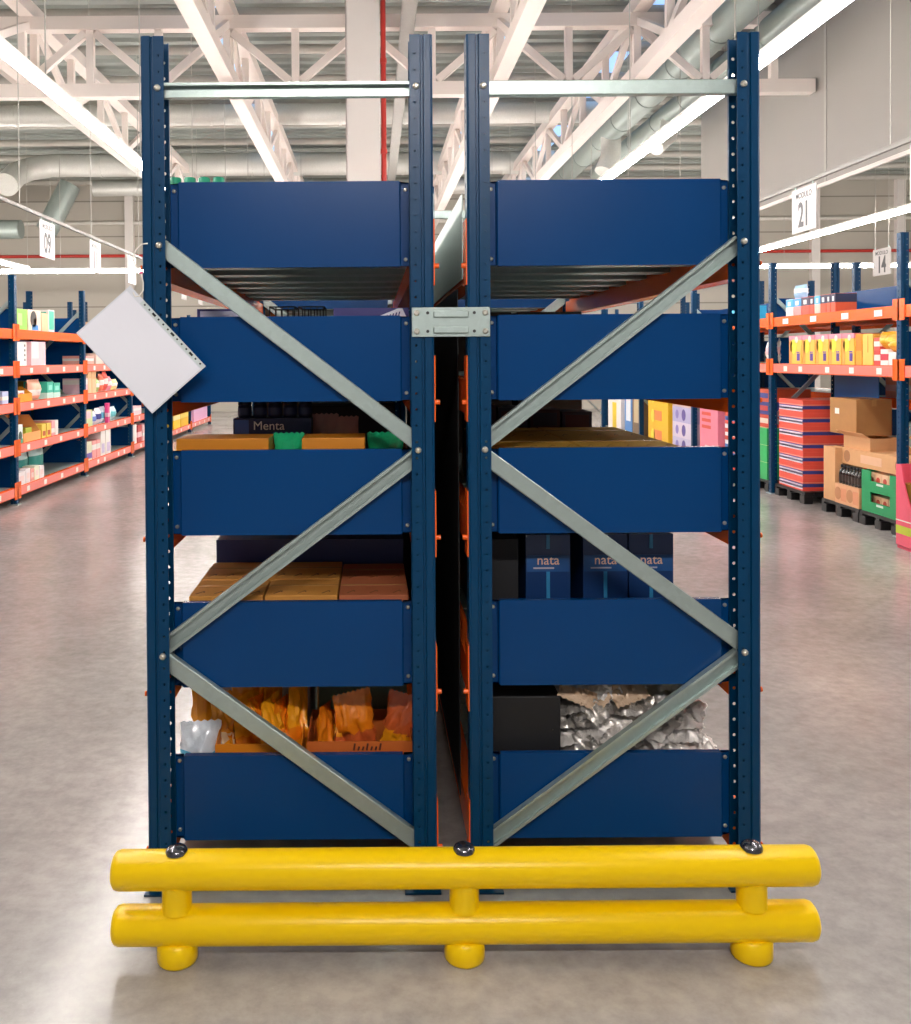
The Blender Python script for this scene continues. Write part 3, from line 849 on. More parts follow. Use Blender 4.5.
o = carton(.32, .3, .36, TEALG); put(o, (-.29, .64, D1), 0, 'grey green carton behind the rust crisp bags', 'carton')
o = carton(.08, .26, .36, CARD, False); put(o, (-.44, 1.0, D1), 0, 'slim brown carton glimpsed between the grey cartons', 'carton')

# right rack --------------------------------------------------------------
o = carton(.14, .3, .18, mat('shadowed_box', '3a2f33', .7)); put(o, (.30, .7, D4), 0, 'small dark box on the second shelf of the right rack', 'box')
o = jar(.035, .19, col('4a2f2a'), col('201816'), col('d8cfc0')); put(o, (.205, .60, D4), 0, 'dark jar with pale label on the second shelf of the right rack', 'jar')
MUST = mat('mustard_carton', 'b48a2c', .7, 0, .1, 12)
for x0, x1, y0, y1, lb in ((.13, .43, .10, .50, 'front left mustard carton of four on the third shelf of the right rack'), (.435, .755, .10, .50, 'front right mustard carton of four beside the bright aisle'), (.13, .43, .505, .98, 'rear left mustard carton of four on the third shelf'), (.435, .755, .505, .98, 'rear right mustard carton of four on the third shelf')):
    o = topcarton(x1 - x0, y1 - y0, .20, MUST, col('8a6a20', .7, 0)); put(o, ((x0 + x1)/2, (y0 + y1)/2, D3), 0, lb, 'carton', 'mustard cartons on the third shelf')
MAR = mat('maroon_carton', '4a1f26', .6)
for i in range(4):
    o = pack(.125, .2, .29 - .01 * i, (MAR, PLUM)[i % 2], [('front', .1, .9, .75, .95, (PLUM, MAR)[i % 2])]); put(o, (.21 + i * .135, 1.15, D3), 0, 'dark maroon box behind the mustard cartons, %s from left' % place[i], 'box', 'dark boxes behind the mustard cartons')
NB = mat('nata_navy_print', '0c3468', .4, 0, .06, 10, coat=.2); NBS = col('2f86b8'); NBL = col('16508c')
def nata(txt):
    w_, h_ = .150, .1245
    o = pack(w_, .22, h_, NB, [('front', .46, .54, .62 if txt else 0, 1.0, NBS), ('front', .02, .98, .0, .45, NBL)] if txt else [('front', .46, .54, 0, 1.0, NBS)], bevel=0)
    if txt:
        lettering('lettering', 'nata', .046, col('e6b79a'), o, (.0, -.1135, h_ * .31))
        MB().box(-.05, .02, -.1130, -.1120, h_ * .08, h_ * .12, col('b9b4c4')).build('caption_line', o)
    return o
na, nb = nata(True), nata(False)
first = {True: True, False: True}
for i, x in enumerate((.343, .537, .692)):
    for k in range(3):
        t = k == 2
        if t: o = na if first[True] else copy_tree(na); first[True] = False
        else: o = nb if first[False] else copy_tree(nb); first[False] = False
        put(o, (x, .37, D2 + k * .1246), 0, '%s navy box of the %s stack%s' % (('lowest', 'middle', 'topmost')[k], ('left', 'middle', 'right')[i], ' with the word nata on its front' if t else ' below the box printed nata'), 'box', 'navy nata boxes on the fourth shelf')
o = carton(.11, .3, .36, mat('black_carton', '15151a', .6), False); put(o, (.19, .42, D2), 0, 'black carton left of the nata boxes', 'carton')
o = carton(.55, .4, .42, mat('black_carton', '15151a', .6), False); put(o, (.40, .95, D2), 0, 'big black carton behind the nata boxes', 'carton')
# bottom shelf right: dark carton, foil heap, beige film
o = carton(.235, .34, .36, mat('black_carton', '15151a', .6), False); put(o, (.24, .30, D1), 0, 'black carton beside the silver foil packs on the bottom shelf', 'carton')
FOIL = mat('silver_foil', 'c9c4bf', .28, .7, .15, 30, .5, 45)
FOILW = mat('white_foil', 'e8e2de', .3, .35, .1, 30, .5, 45)
FOILB = mat('beige_film', 'c9ad92', .4, .1, .15, 20, .4, 45)
fp = [bag_mesh('foil', .125, .15, .03, m, None, sd, 12, 12, .042) for m, sd in ((FOIL, 1), (FOILW, 4), (FOIL, 8), (FOILB, 12))]
fm = [f.mesh('foil_pack') for f in fp]
rnd = random.Random(5); n = 0
def crest(x): return .69 - max(0, x - .46) * .60 - max(0, x - .78) * .6
cells = []
for lay in range(9):
    big = lay < 3
    xs = [.42 + k * .115 for k in range(4)] if big else [.40 + k * .062 for k in range(8)]
    for yi, y_ in enumerate((.20, .42) if big else (.20, .33)):
        for i, x in enumerate(xs):
            zz = D1 + .012 + lay * .047
            if zz + .05 < crest(x) + .02 * yi: cells.append((x, y_, zz, lay, i))
rows = ('lowest layer', 'second layer', 'third layer', 'fourth layer', 'fifth layer', 'sixth layer', 'seventh layer', 'eighth layer', 'topmost layer')
for x, y_, z_, lay, i in cells:
    k = 3 if (lay >= 7 and rnd.random() < .6) else rnd.choice((0, 0, 1, 2)) if x < .70 else 1
    o = bpy.data.objects.new('foil_pack', fm[k]); COL.objects.link(o)
    o.location = (x + rnd.uniform(-.012, .012), y_ - .06 + rnd.uniform(-.02, .02), z_)
    o.rotation_euler = (R(-62 + rnd.uniform(-28, 22)), R(rnd.uniform(-30, 30)), R(rnd.uniform(-50, 50)))
    tag(o, 'crumpled %s pack in the %s of the heap, %s along the %s row' % (('silver foil', 'white foil', 'silver foil', 'beige film')[k], rows[lay], place[i], 'front' if y_ < .3 else 'back'), 'foil pack', 'foil packs heaped on the bottom shelf')
o = carton(.2, .3, .345, CARD); put(o, (.48, .66, D1), 0, 'brown carton behind the foil packs on the bottom shelf', 'carton')
o = bag(.2, .37, .12, FOILB, None, 31, 'film_sack', .03); put(o, (.60, .58, D1), R(10), 'crinkled beige film sack behind the foil heap', 'sack')
# deeper in both racks: dark cartons filling the far bays
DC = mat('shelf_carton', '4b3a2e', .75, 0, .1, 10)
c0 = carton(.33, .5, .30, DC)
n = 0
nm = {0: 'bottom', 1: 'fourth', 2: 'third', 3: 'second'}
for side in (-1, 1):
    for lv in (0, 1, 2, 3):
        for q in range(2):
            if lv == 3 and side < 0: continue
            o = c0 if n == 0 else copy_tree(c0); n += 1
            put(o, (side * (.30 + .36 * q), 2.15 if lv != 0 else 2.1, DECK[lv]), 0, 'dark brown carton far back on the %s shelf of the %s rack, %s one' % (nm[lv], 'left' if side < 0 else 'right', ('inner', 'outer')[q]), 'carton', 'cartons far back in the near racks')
# ------------------------------------------------------------------ racks along the far sides of the two aisles
def yl(a, back=0.): return (4.115 + back) * FPX / (373.0 - a) + EYE_Y      # place along the left shelving face
def yr(a, back=0.): return (4.77 + back) * FPX / (a - 373.0) + EYE_Y      # place along the right shelving face
RPB = [2.043, 1.498]
def far_rack(label, xf, xb, frames, pbs, zs, coral, nlab, panels, hp=.34, labels=True, hooks=True, endp=True):
    # xf: aisle face, xb: rear face
    s = 1 if xb > xf else -1
    r = empty('shelving_rack', ((xf + xb) / 2, frames[0], 0)); O = (r.location.x, r.location.y, 0)
    X = lambda x: x - O[0]; Y = lambda y: y - O[1]
    for y in frames:
        for x, sg in ((xf, s), (xb, -s)):
            o = upright(r, X(x), Y(y), sg); o.scale = (1, 1, zs)
            MB().box(X(x) - sg * .02, X(x) + sg * .10, Y(y) - .02, Y(y) + .10, 0, .012, GALV).build('foot_plate', r)
        ch = MB(); n = Vector((0, 0, 1))
        for k in range(3):
            a, b = (xf + s * .06, xb - s * .06) if k % 2 else (xb - s * .06, xf + s * .06)
            MB().bar((X(a), Y(y) + .035, .2 + k * .72), (X(b), Y(y) + .035, .9 + k * .72), .025, .045, GALV).build('diagonal_brace', r)
    if endp:
        for y in frames:
            for z in pbs:
                MB().box(X(xf) + s * .075, X(xb) - s * .075, Y(y) + .055, Y(y) + .06, z + .03, z + .03 + (.265 if z > 1.9 else hp), BLUE).build('bay_panel', r)
    for b in range(len(frames) - 1):
        y0, y1 = frames[b] + .078, frames[b + 1] - .003
        for li, z in enumerate(pbs):
            z0, z1 = z - .048, z + .062
            for x, sg in ((xf, s), (xb, -s)):
                bm = MB().box(X(x) + sg * .002, X(x) + sg * .052, Y(y0), Y(y1), z0, z1, ORANGE).build('beam', r)
                if x == xf and li in coral:
                    MB().box(X(x) - sg * .002, X(x) + sg * .0015, Y(y0) + .06, Y(y1) - .06, z0 + .008, z1 - .006, CORAL).build('price_strip', bm)
                if x == xf and hooks:
                    for yy in (y0 - .003, y1 - .005):
                        MB().box(X(x) - sg * .007, X(x) - sg * .002, Y(yy) - .055, Y(yy) + .055, z - .075, z + .12, ORANGE).build('connector', bm)
                if x == xf and labels and nlab[li]:
                    rn = random.Random(b * 31 + li)
                    n = nlab[li]
                    for i in range(n):
                        yy = y0 + .15 + (y1 - y0 - .3) * (i + .5 + rn.uniform(-.25, .25)) / n; w = .045 if li in coral else .07
                        MB().box(X(x) - sg * .0035, X(x) - sg * .002, Y(yy) - w, Y(yy) + w, z - .025, z + .035, LABEL).build('price_label', bm)
            MB().box(X(xf) + s * .053, X(xb) - s * .053, Y(y0), Y(y1), z1 - .03, z1, GALV).build('deck', r)
            if panels:
                h = .265 if z > 1.9 else hp
                MB().box(X(xb) - s * .056, X(xb) - s * .062, Y(y0) + .01, Y(y1) - .01, z1, z1 + h, BLUE).build('back_panel', r)
    tag(r, label, 'rack', 'shelving racks across the aisles')
    return r
LF = [5.26, 7.84, 10.42, 13.0, 15.58, 18.16, 20.74]
RF = [2.78, 5.54, 8.3, 11.06, 13.82, 16.58, 19.34]
far_rack('long blue and orange five-level shelving rack along the left aisle', -4.34, -5.16, LF, PB, .99, (0, 1, 2, 3), (4, 4, 4, 4, 0), True)
far_rack('shelving rack backing onto the left aisle shelving from behind', -6.16, -5.34, LF[1:], PB, .99, (0, 1, 2, 3), (0,) * 5, True, labels=False, hooks=False)
ra = far_rack('tall blue and orange rack over floor pallets along the right aisle', 4.505, 5.325, RF, RPB, 1.035, (1,), (4, 5), False)
far_rack('shelving rack backing onto the right aisle rack from behind', 6.325, 5.505, RF[1:], [.14, .628, 1.111, 1.498, 2.043], 1.035, (0, 1, 2, 3), (0,) * 5, False, labels=False, hooks=False)
ox, oy = ra.location.x, ra.location.y
for b in range(1, 6): MB().box(5.255 - ox, 5.262 - ox, RF[b] + .1 - oy, RF[b + 1] - .03 - oy, 2.106, 2.38, BLUE).build('back_panel', ra)
BR2 = mat('bright_blue_panel', '0f5fa8', .35)
MB().box(5.25 - ox, 5.258 - ox, 7.3 - oy, 8.28 - oy, 1.10, 1.46, BR2).build('bay_panel', ra)
LDK = [z + .062 for z in PB]; RDK = [z + .062 for z in RPB]      # 2.105, 1.56

# goods on the left shelving; front faces look along +x
lev = {4: 'top', 3: 'second highest', 2: 'middle', 1: 'second lowest', 0: 'lowest'}
def Lput(o, a0, a1, lv, d, label, cat, group=None, back=0., dz=0.):
    y = (yl(a0, back) + yl(a1, back)) / 2
    put(o, (-4.36 - d / 2 - back, y, LDK[lv] + dz), R(90), label, cat, group)
def lw(a0, a1, back=0.): return (yl(a1, back) - yl(a0, back)) * .97
W_ = col('f1ece8'); PNK = col('f6c9cf'); LIME = col('8fd14f'); TEAL = col('3fc2a3'); BEI = col('f0c79c'); HOT = col('e8478c')
def Lbox(a0, a1, lv, h, m, decor, label, d=.3, group=None, back=0., dz=0., text=None, tmat=None, cat='box'):
    w = lw(a0, a1, back)
    o = pack(w, d, h, m, decor, text=text, tmat=tmat)
    Lput(o, a0, a1, lv, d, label, cat, group, back, dz); return o
G4 = 'boxes on the top left shelf'
Lbox(17, 28, 4, .24, LIME, [('sides', .0, 1, .0, .25, col('c9d94a')), ('front', .1, .5, .2, .8, col('b5ea86'))], 'lime green box on the top shelf of the left shelving', group=G4)
Lbox(28.5, 41.5, 4, .25, col('f0d8c4'), [('disc', .42, .55, .24, col('2b2320')), ('disc', .55, .42, .10, col('c79c74')), ('front', .3, .8, .02, .28, col('3b8fd6'))], 'pale box with a round dark picture on the top left shelf', group=G4)
Lbox(42, 48.5, 4, .23, BEI, [('top', CARD)], 'narrow beige box between the picture box and the teal box', d=.24, group=G4)
Lbox(49, 55, 4, .28, W_, [('front', .1, .9, .1, .95, TEAL), ('sides', .1, .9, .1, .9, TEAL)], 'white and teal patterned box on the top left shelf', group=G4)
o = tray(lw(84, 95), .3, .2, BEI); Lput(o, 84, 95, 4, .3, 'beige tray on the top left shelf behind the hanging paper', 'tray')
Lbox(17, 27, 3, .28, W_, [('disc', .8, y_, .05, INK) for y_ in (.25, .45, .65, .85)], 'white box with a column of black dots on the second highest left shelf')
Lbox(31, 46, 3, .29, PNK, [('front', .05, .5, .3, .98, col('f6e6e4'))], 'pale pink box on the second highest left shelf')
Lbox(83.5, 94, 3, .12, col('f1a99b'), [('band', .4, .7, W_)], 'low pink box on the second highest left shelf behind the paper')
Lbox(96, 104, 3, .16, col('e9d2c6'), [], 'small cream box on the second highest left shelf')
# middle shelf
o = tray(lw(17, 32), .35, .17, OR2); Lput(o, 17, 32, 2, .35, 'orange tray beside the left upright on the middle left shelf', 'tray')
Lbox(18, 24, 2, .12, W_, [('front', .2, .8, .3, .8, col('e6736a'))], 'white box standing in the orange tray', d=.2, back=.06, dz=.006)
Lbox(25, 36, 2, .21, mat('ochre_box', 'a9802d', .6), [], 'ochre box at the back of the middle left shelf', d=.2, back=.42)
o = bag(lw(33, 45), .25, .16, col('f0b49a'), (.2, .5, W_), 41, 'snack_bag'); Lput(o, 33, 45, 2, .16, 'peach snack bag on the middle left shelf', 'bag')
for i, (a, b) in enumerate(((47, 53), (53.5, 60))):
    Lbox(a, b, 2, .21 - .02 * i, col('35b9a0'), [('band', .0, .35, col('c7ece3')), ('front', .2, .8, .5, .8, col('8fe0cf'))], 'teal box on the middle left shelf, %s of the two' % ('nearer the camera', 'farther from the camera')[i], group='teal boxes on the middle shelf')
Lbox(2, 8, 2, .14, col('b7c4e6'), [('band', .3, .6, W_)], 'pale blue box at the left edge on the middle left shelf')
Lbox(83.5, 87.5, 2, .22, col('f2c9d6'), [('band', .6, .9, W_)], 'slim pale pink box beside the second left upright')
for i, (a, b) in enumerate(((88, 91.5), (92, 96))):
    Lbox(a, b, 2, .36 - .02 * i, BEI, [('front', .1, .9, .6, .9, col('e5b27e'))], 'tall beige box on the middle left shelf, %s of the pair' % ('nearer', 'farther')[i], group='beige boxes on the middle shelf')
for i, (a, b, h, c) in enumerate(((97, 102, .2, '9ccb7a'), (102.5, 106, .27, 'f07a5a'), (106.5, 110, .3, 'e85a4a'), (110.5, 114, .22, 'f39ab0'), (114.5, 120, .17, 'f0d58a'))):
    o = bag(lw(a, b) * 1.05, h, .12, col(c), (.3, .6, W_), i * 3, 'snack_bag'); Lput(o, a, b, 2, .14, '%s snack bag on the middle left shelf below the paper' % ('pale green', 'orange red', 'tall red', 'pink', 'pale yellow')[i], 'bag', 'snack bags on the middle left shelf')
# second lowest
Lbox(17, 22, 1, .22, col('e7efe9'), [('disc', .5, .4, .35, col('163d33')), ('band', .0, .25, col('2a9d7c'))], 'white green box with a dark round mark beside the left upright')
o = tray(lw(22.5, 40), .4, .3, col('f0a660'), front=.35); Lput(o, 22.5, 40, 1, .4, 'tall peach display tray with cut away front on the second lowest left shelf', 'tray')
Lbox(25, 31, 1, .14, col('b7cf4e'), [], 'lime packet box standing in the peach display tray', d=.15, back=.1, dz=.006)
for i, (a, b) in enumerate(((41, 45.5), (46, 50.5))):
    Lbox(a, b, 1, .17, col('f0cf55'), [('front', .2, .8, .15, .5, col('c0562c'))], 'yellow box with brown picture on the second lowest left shelf, %s one' % ('nearer', 'farther')[i], group='yellow boxes on the second lowest shelf')
Lbox(51, 54, 1, .19, col('f3a9b4'), [('band', .2, .5, W_)], 'pink box on the second lowest left shelf')
Lbox(54.5, 57.5, 1, .19, W_, [], 'white box at the end of the row on the second lowest left shelf')
Lbox(84, 92, 1, .24, col('cfe0a6'), [('front', .2, .8, .5, .95, PNK)], 'pale green and pink box on the second lowest left shelf')
for i, (a, b, h, c, c2) in enumerate(((93, 98, .2, 'd6dff2', '5e7fd0'), (98.5, 103, .24, 'e9eef6', '39438f'), (103.5, 108, .25, 'cfe2f4', '5bb6d8'), (108.5, 112.5, .22, 'dfeaf0', '9fe0e6'), (113, 118, .22, 'bfe6ea', '5ec3cc'))):
    o = bag(lw(a, b) * 1.08, h, .13, col(c), (.25, .6, col(c2)), 50 + i, 'snack_bag'); Lput(o, a, b, 1, .14, 'pale blue bag on the second lowest left shelf, %s in the row from the camera' % place[i], 'bag', 'pale blue bags')
o = pack(.10, .05, .30, HOT, [('band', .3, .5, PNK)]); Lput(o, 104, 107, 1, .05, 'hot pink packet leaning before the pale blue bags', 'packet'); o.location.x += .0
o.rotation_euler = (0, 0, R(90))
o.location.x = -4.36 + .02
# lowest
for i, (a, b) in enumerate(((17, 31), (32, 47))):
    o = bag(lw(a, b, .2), .36, .14, col('b9d9d6'), (.15, .6, col('1f8f86')), 60 + i, 'pouch'); Lput(o, a, b, 0, .14, 'big teal and grey pouch on the lowest left shelf, %s one' % ('nearer', 'farther')[i], 'pouch', 'teal pouches on the lowest shelf', back=.2)
for i, (a, b, c) in enumerate(((17, 24, 'f4ecec'), (24.5, 29, 'f3e9ea'), (29.5, 33, 'f0a79c'), (33.5, 38, 'eef0d8'), (38.5, 43, 'f4ecec'))):
    Lbox(a, b, 0, .15 + .02 * (i % 2), col(c), [('front', .2, .8, .3, .7, col('f6dcd8'))], 'small %s box before the teal pouches, %s from left' % (('white', 'white', 'coral', 'cream', 'white')[i], place[i]), d=.15, group='small boxes on the lowest shelf')
Lbox(85, 91, 0, .27, col('e3e3c4'), [('band', .1, .4, col('7a62b8'))], 'cream and violet box on the lowest left shelf')
for i, (a, b) in enumerate(((91.5, 95.5), (96, 99.5))):
    Lbox(a, b, 0, .26, col('f3a2a0'), [('band', .5, .8, W_)], 'pink box on the lowest left shelf, %s of two' % ('nearer', 'farther')[i], group='pink boxes on the lowest shelf')
for i, (a, b) in enumerate(((100, 104.5), (105, 110))):
    Lbox(a, b, 0, .40, W_, [('front', .2, .8, .1, .45, col('cfc3e2'))], 'tall white carton on the lowest left shelf, %s of two' % ('nearer', 'farther')[i], group='white cartons on the lowest shelf', cat='carton')
Lbox(132.5, 136, 0, .33, W_, [], 'white carton beside the third left upright'); Lbox(137, 141, 0, .30, col('c0393f'), [('band', .3, .6, PNK)], 'red box deep in the third bay of the lowest left shelf')
Lbox(142, 150, 0, .28, PNK, [('band', .3, .5, W_)], 'pale pink box at the far end of the lowest left shelf')
Lbox(133, 141, 1, .15, PNK, [('band', .5, .8, W_)], 'low pale pink box in the third bay of the second lowest left shelf')
# far end of the left shelving, seen past the near rack
for i, (a, b, c, c2, nm_) in enumerate(((173, 180, 'f2c81e', 'f7e6a8', 'yellow'), (180.5, 188, 'e9b91a', 'f4d668', 'golden'))):
    Lbox(a, b, 0, .36, col(c), [('band', .5, .75, col(c2))], '%s carton glimpsed through the third gap of the left rack' % nm_, d=.4)
Lbox(193, 207, 0, .36, col('efb6dc'), [], 'tall pink carton glimpsed through the third gap of the left rack', d=.4)

# goods along the right aisle; front faces look along -x
def Rput(o, a0, a1, z, d, label, cat, group=None, back=0.):
    put(o, (4.525 + d / 2 + back, (yr(a0, back) + yr(a1, back)) / 2, z), R(-90), label, cat, group)
def rw(a0, a1): return abs(yr(a1) - yr(a0)) * .97
def Rbox(a0, a1, z, h, m, decor, label, d=.3, group=None, back=0., cat='box', text=None, tsize=.05, tmat=None, tz=.5):
    o = pack(rw(a0, a1), d, h, m, decor, text=text, tsize=tsize, tmat=tmat, tz=tz); Rput(o, a0, a1, z, d, label, cat, group, back); return o
TOPZ, MIDZ = RDK[0], RDK[1]
# top shelf packs
tops = [(786, 793, 'eef3f5', '4fb4e6'), (793.5, 801, 'f49a9a', '4aa3dc'), (801.5, 809, 'e0523c', '3a3550'), (809.5, 814, 'e0523c', '3a3550'), (814.5, 820, 'e9c0b4', '58b6e6'), (820.5, 826, 'd9542f', '2c2f4e'), (826.5, 830.5, 'd9542f', '2c2f4e'), (831, 835.5, 'd9542f', '2c2f4e')]
for i, (a, b, c, c2) in enumerate(tops):
    Rbox(a, b, TOPZ, .19, col(c), [('band', .52, .98, col(c2)), ('front', .3, .7, .6, .85, col('e8eef4'))], '%s pack on the top right shelf, %s from the farther upright' % (('white and blue', 'pink and blue', 'red and navy', 'red and navy', 'pale and blue', 'orange and navy', 'orange and navy', 'orange and navy')[i], place[i]), group='packs on the top right shelf', d=.22)
o = bag(.3, .16, .12, col('9fc9ea'), (.4, .7, W_), 77, 'film_pack'); Rput(o, 792, 800, TOPZ + .191, .12, 'blue white film pack lying on the packs of the top right shelf', 'pack', back=.05)
# yellow boxes
YB_ = col('f6c24a'); PT = col('ef8fa4'); VT = col('5a3f9e')
for i in range(5):
    a, b = 789 + 13.2 * i, 789 + 13.2 * (i + 1) - .4
    o = Rbox(a, b, MIDZ, .315, YB_, [('band', .84, 1.0, PT), ('disc', .35, .62, .26, col('f7df3c')), ('front', .02, .25, .02, .8, col('f2a54a')), ('disc', .6, .86, .12, col('fbe3d8')), ('sides', .1, .9, .2, .7, col('f7d77a'))], 'yellow box with pink top and violet writing, %s from the farther upright' % place[i], group='yellow boxes on the right shelf', d=.34)
    wv = rw(a, b); vm = MB()
    vm.box(wv * .14, wv * .36, -.1735, -.1705, .035, .115, VT)
    for q in (.17, .30): vm.box(wv * q - .012, wv * q + .012, -.1735, -.1705, .122, .136, VT)
    vm.build('violet_print', o)
Rbox(855.5, 862, MIDZ, .305, col('ef9f1c'), [('front', .1, .9, .45, .98, col('d98512'))], 'orange box beside the five yellow boxes', d=.34)
Rbox(862.5, 873, MIDZ, .30, col('f5c65a'), [('front', .5, .56, .4, .95, col('b98a2c'))], 'plain yellow box beside the orange box on the right shelf', d=.34)
for i, (a, b, z, h, c, c2) in enumerate(((874, 880, 0, .14, 'd8433c', 'f6dcd6'), (880.5, 888, 0, .15, 'f4ece8', 'd23a4c'), (888.5, 896, 0, .12, 'f4f0ec', 'f4f0ec'), (874, 880, .1405, .12, 'e7564c', 'f6dcd6'))):
    Rbox(a, b, MIDZ + z, h, col(c), [('band', .3, .7, col(c2))], '%s packet %s the right shelf near the big upright, %s' % (('red', 'white and red', 'white', 'bright red', 'dark red')[i], 'low on' if z == 0 else 'stacked upper on', ('farthest', 'in the middle', 'nearest', 'farthest', 'in the middle')[i]), group='red and white packets', d=.3)
for i, (a, z) in enumerate(((883.5, .153), (890, .153), (893, .123))):
    o = bag(.26, .16, .14, col('f4a51c'), (.3, .6, col('f7c63a')), 90 + i, 'film_pack'); Rput(o, a - 4, a + 3, MIDZ + z, .12, 'golden film pack on the red and white packets, %s' % ('farthest of three', 'middle one of three', 'nearest of three')[i], 'pack', 'golden film packs')
o = bag(.3, .3, .2, W_, (.3, .6, PNK), 95, 'film_pack'); Rput(o, 763, 770, MIDZ, .2, 'white bag on the right shelf just beyond the farther upright', 'bag')
# floor pallets and their loads
PY = [(5.64, 6.32), (6.34, 7.10), (7.50, 8.26), (8.45, 9.25), (9.3, 10.1), (10.15, 10.95), (11.2, 12.3), (12.35, 13.6), (13.95, 15.1), (15.15, 16.4)]
for i, (a, b) in enumerate(PY):
    pallet(b - a, .78, ['black pallet under the green crates', 'black pallet under the beige boxes and bottles', 'black pallet under the striped red stack', 'black pallet under the green boxes beyond the upright', 'black pallet under the far blue and red boxes', 'black pallet under the far tall pink carton', 'black pallet under the lilac packs', 'black pallet under the far yellow packs', 'black pallet under the far blue books', 'black pallet under the far white boxes'][i], 4.92, (a + b) / 2, R(-90))
RS = col('f05a48'); RSB = col('39418c'); RSW = col('e9dcea')
for k in range(7):
    o = pack(.62, .72, .1445, RS, [('band', .30, .56, RSB), ('band', .60, .66, col('f0a08f')), ('front', .02, .98, .12, .48, RSW), ('front', .02, .98, .24, .36, col('8f86c4'))])
    put(o, (4.92, 7.90, .135 + k * .1452), R(-90), 'red carton with blue and white stripes, %s of the stack on the pallet' % ('lowest', 'second lowest', 'third lowest', 'middle', 'third highest', 'second highest', 'topmost')[k], 'carton', 'striped red cartons')
def Rc(o, x, y, z, label, cat='carton', group=None, rz=-90): put(o, (x, y, z), R(rz), label, cat, group)
Rc(carton(.25, .3, .56, CARDL), 4.70, 6.965, .135, 'tall tan carton beside the striped red stack')
for k in range(2):
    for j in range(2):
        Rc(carton(.30, .3, .199, CARDL, label=LABEL if (k + j) % 2 else None), 5.14, 5.8 + .34 * j + .0, .135 + k * .20, 'tan carton behind the green crates, %s %s' % (('lower', 'upper')[k], ('nearer', 'farther')[j]), group='tan cartons behind the crates')
Rc(carton(.46, .34, .40, CARDL), 5.13, 6.60, .135, 'big tan carton behind the black bottles')
for j, y in enumerate((6.46, 6.70)):
    o = pack(.235, .28, .2, col('e8b083'), [('disc', .25, .5, .28, col('c98a5c')), ('front', .5, .95, .15, .8, col('e39a72'))]); Rc(o, 4.68, y, .135, 'peach printed tray box under the black bottles, %s one' % ('nearer', 'farther')[j], 'box', 'peach boxes under the bottles')
bt = bottle(.030, .19, mat('black_bottle_glass', '1c1b1a', .15, 0, .1, coat=.5), BLACK, col('3a2c26'), 'bottle')
for i in range(7):
    o = bt if i == 0 else copy_tree(bt)
    put(o, (4.59, 6.40 + i * .062, .3355), 0, 'small black bottle standing on the peach boxes, %s from the green crates' % place[i], 'bottle', 'black bottles on the peach boxes')
GC = mat('green_crate', '0a9a5c', .45, 0, .05, 6, coat=.1)
def crate():
    r = empty('crate'); w, d, h, t = .66, .40, .20, .012
    b = MB(); b.box(-w/2, w/2, -d/2, d/2, 0, t, GC)
    for s in (-1, 1): b.box(s * w/2, s * (w/2 - t), -d/2, d/2, t, h, GC)
    for s in (-1, 1):
        y0, y1 = s * d/2, s * (d/2 - t)
        b.box(-w/2 + t, w/2 - t, y0, y1, t, h * .30, GC)
        b.box(-w/2 + t, -w * .26, y0, y1, h * .30, h, GC); b.box(w * .26, w/2 - t, y0, y1, h * .30, h, GC)
        b.box(-w * .26, w * .26, y0, y1, h * .30, h * .52, GC)
    b.build('crate_body', r)
    MB().box(-.06, .06, -d/2 - .001, -d/2, h * .36, h * .47, col('dff0e6')).build('front_mark', r)
    return r
cr0 = crate()
for k in range(2):
    o = cr0 if k == 0 else copy_tree(cr0)
    Rc(o, 4.75, 5.98, .135 + k * .2005, '%s green crate with cut out front on the pallet' % ('lower', 'upper')[k], 'crate', 'green crates')
    for i in range(5):
        q = pack(.11, .3, .145 + .02 * k, col('f0c7a2'), [('disc', .5, .6, .28, col('c4473a'))]); Rc(q, 4.75, 5.74 + i * .12, .148 + k * .2005, 'cream packet with a red dot in the %s green crate, %s from the near end' % (('lower', 'upper')[k], place[i]), 'packet', 'packets in the green crates')
o = pack(1.22, .36, .165, CARDL, [('disc', .86, .5, .05, col('b07a52')), ('disc', .08, .5, .05, col('b07a52')), ('front', .3, .62, .25, .75, col('e5b995'))]); Rc(o, 4.80, 6.22, .5375, 'long peach carton lying across the green crates and tan boxes', 'carton')
Rc(carton(.52, .34, .125, CARDL, flaps=True), 4.82, 6.60, .703, 'open tan carton with raised flaps below the big brown box')
Rc(carton(.55, .36, .37, CARD, label=LABEL), 4.82, 6.86, .836, 'big brown carton on top of the open tan carton')
Rc(carton(.30, .3, .26, CARDD), 4.98, 6.02, .703, 'dark cardboard box nearest the blue upright on the long peach carton')
# pink display bin at the right edge
r = empty('display_bin', (4.40, 4.80, 0), R(-90))
PK = col('ef5f7a'); w, d, h = .72, .28, .72
b = MB()
b.box(-w/2, w/2, d/2 - .01, d/2, 0, h, PK); b.box(-w/2, -w/2 + .01, -d/2, d/2 - .01, 0, h, PK); b.box(w/2 - .01, w/2, -d/2, d/2 - .01, 0, h, PK)
b.box(-w/2 + .01, w/2 - .01, -d/2, d/2 - .01, 0, .02, PK)
b.build('bin_shell', r)
f = MB(); arc = [(-w/2, h), (-w/2, .03), (w/2, .03), (w/2, h)] + [(w/2 - .08 - (w - .16) * t / 16, h - .44 * math.sin(math.pi * t / 16) ** .7) for t in range(17)]
f.poly([(x, -d/2 - .012, z) for x, z in arc], (0, .012, 0), PK); f.build('front_panel', r)
MB().box(-w/2 + .012, w/2 - .012, -d/2 + .02, d/2 - .02, .25, .56, mat('ochre_box', 'a9802d', .6)).build('inner_tray', r)
MB().box(-w/2, w/2, -d/2 - .0135, -d/2 - .012, .13, .20, col('c9d83a')).build('lime_stripe', r)
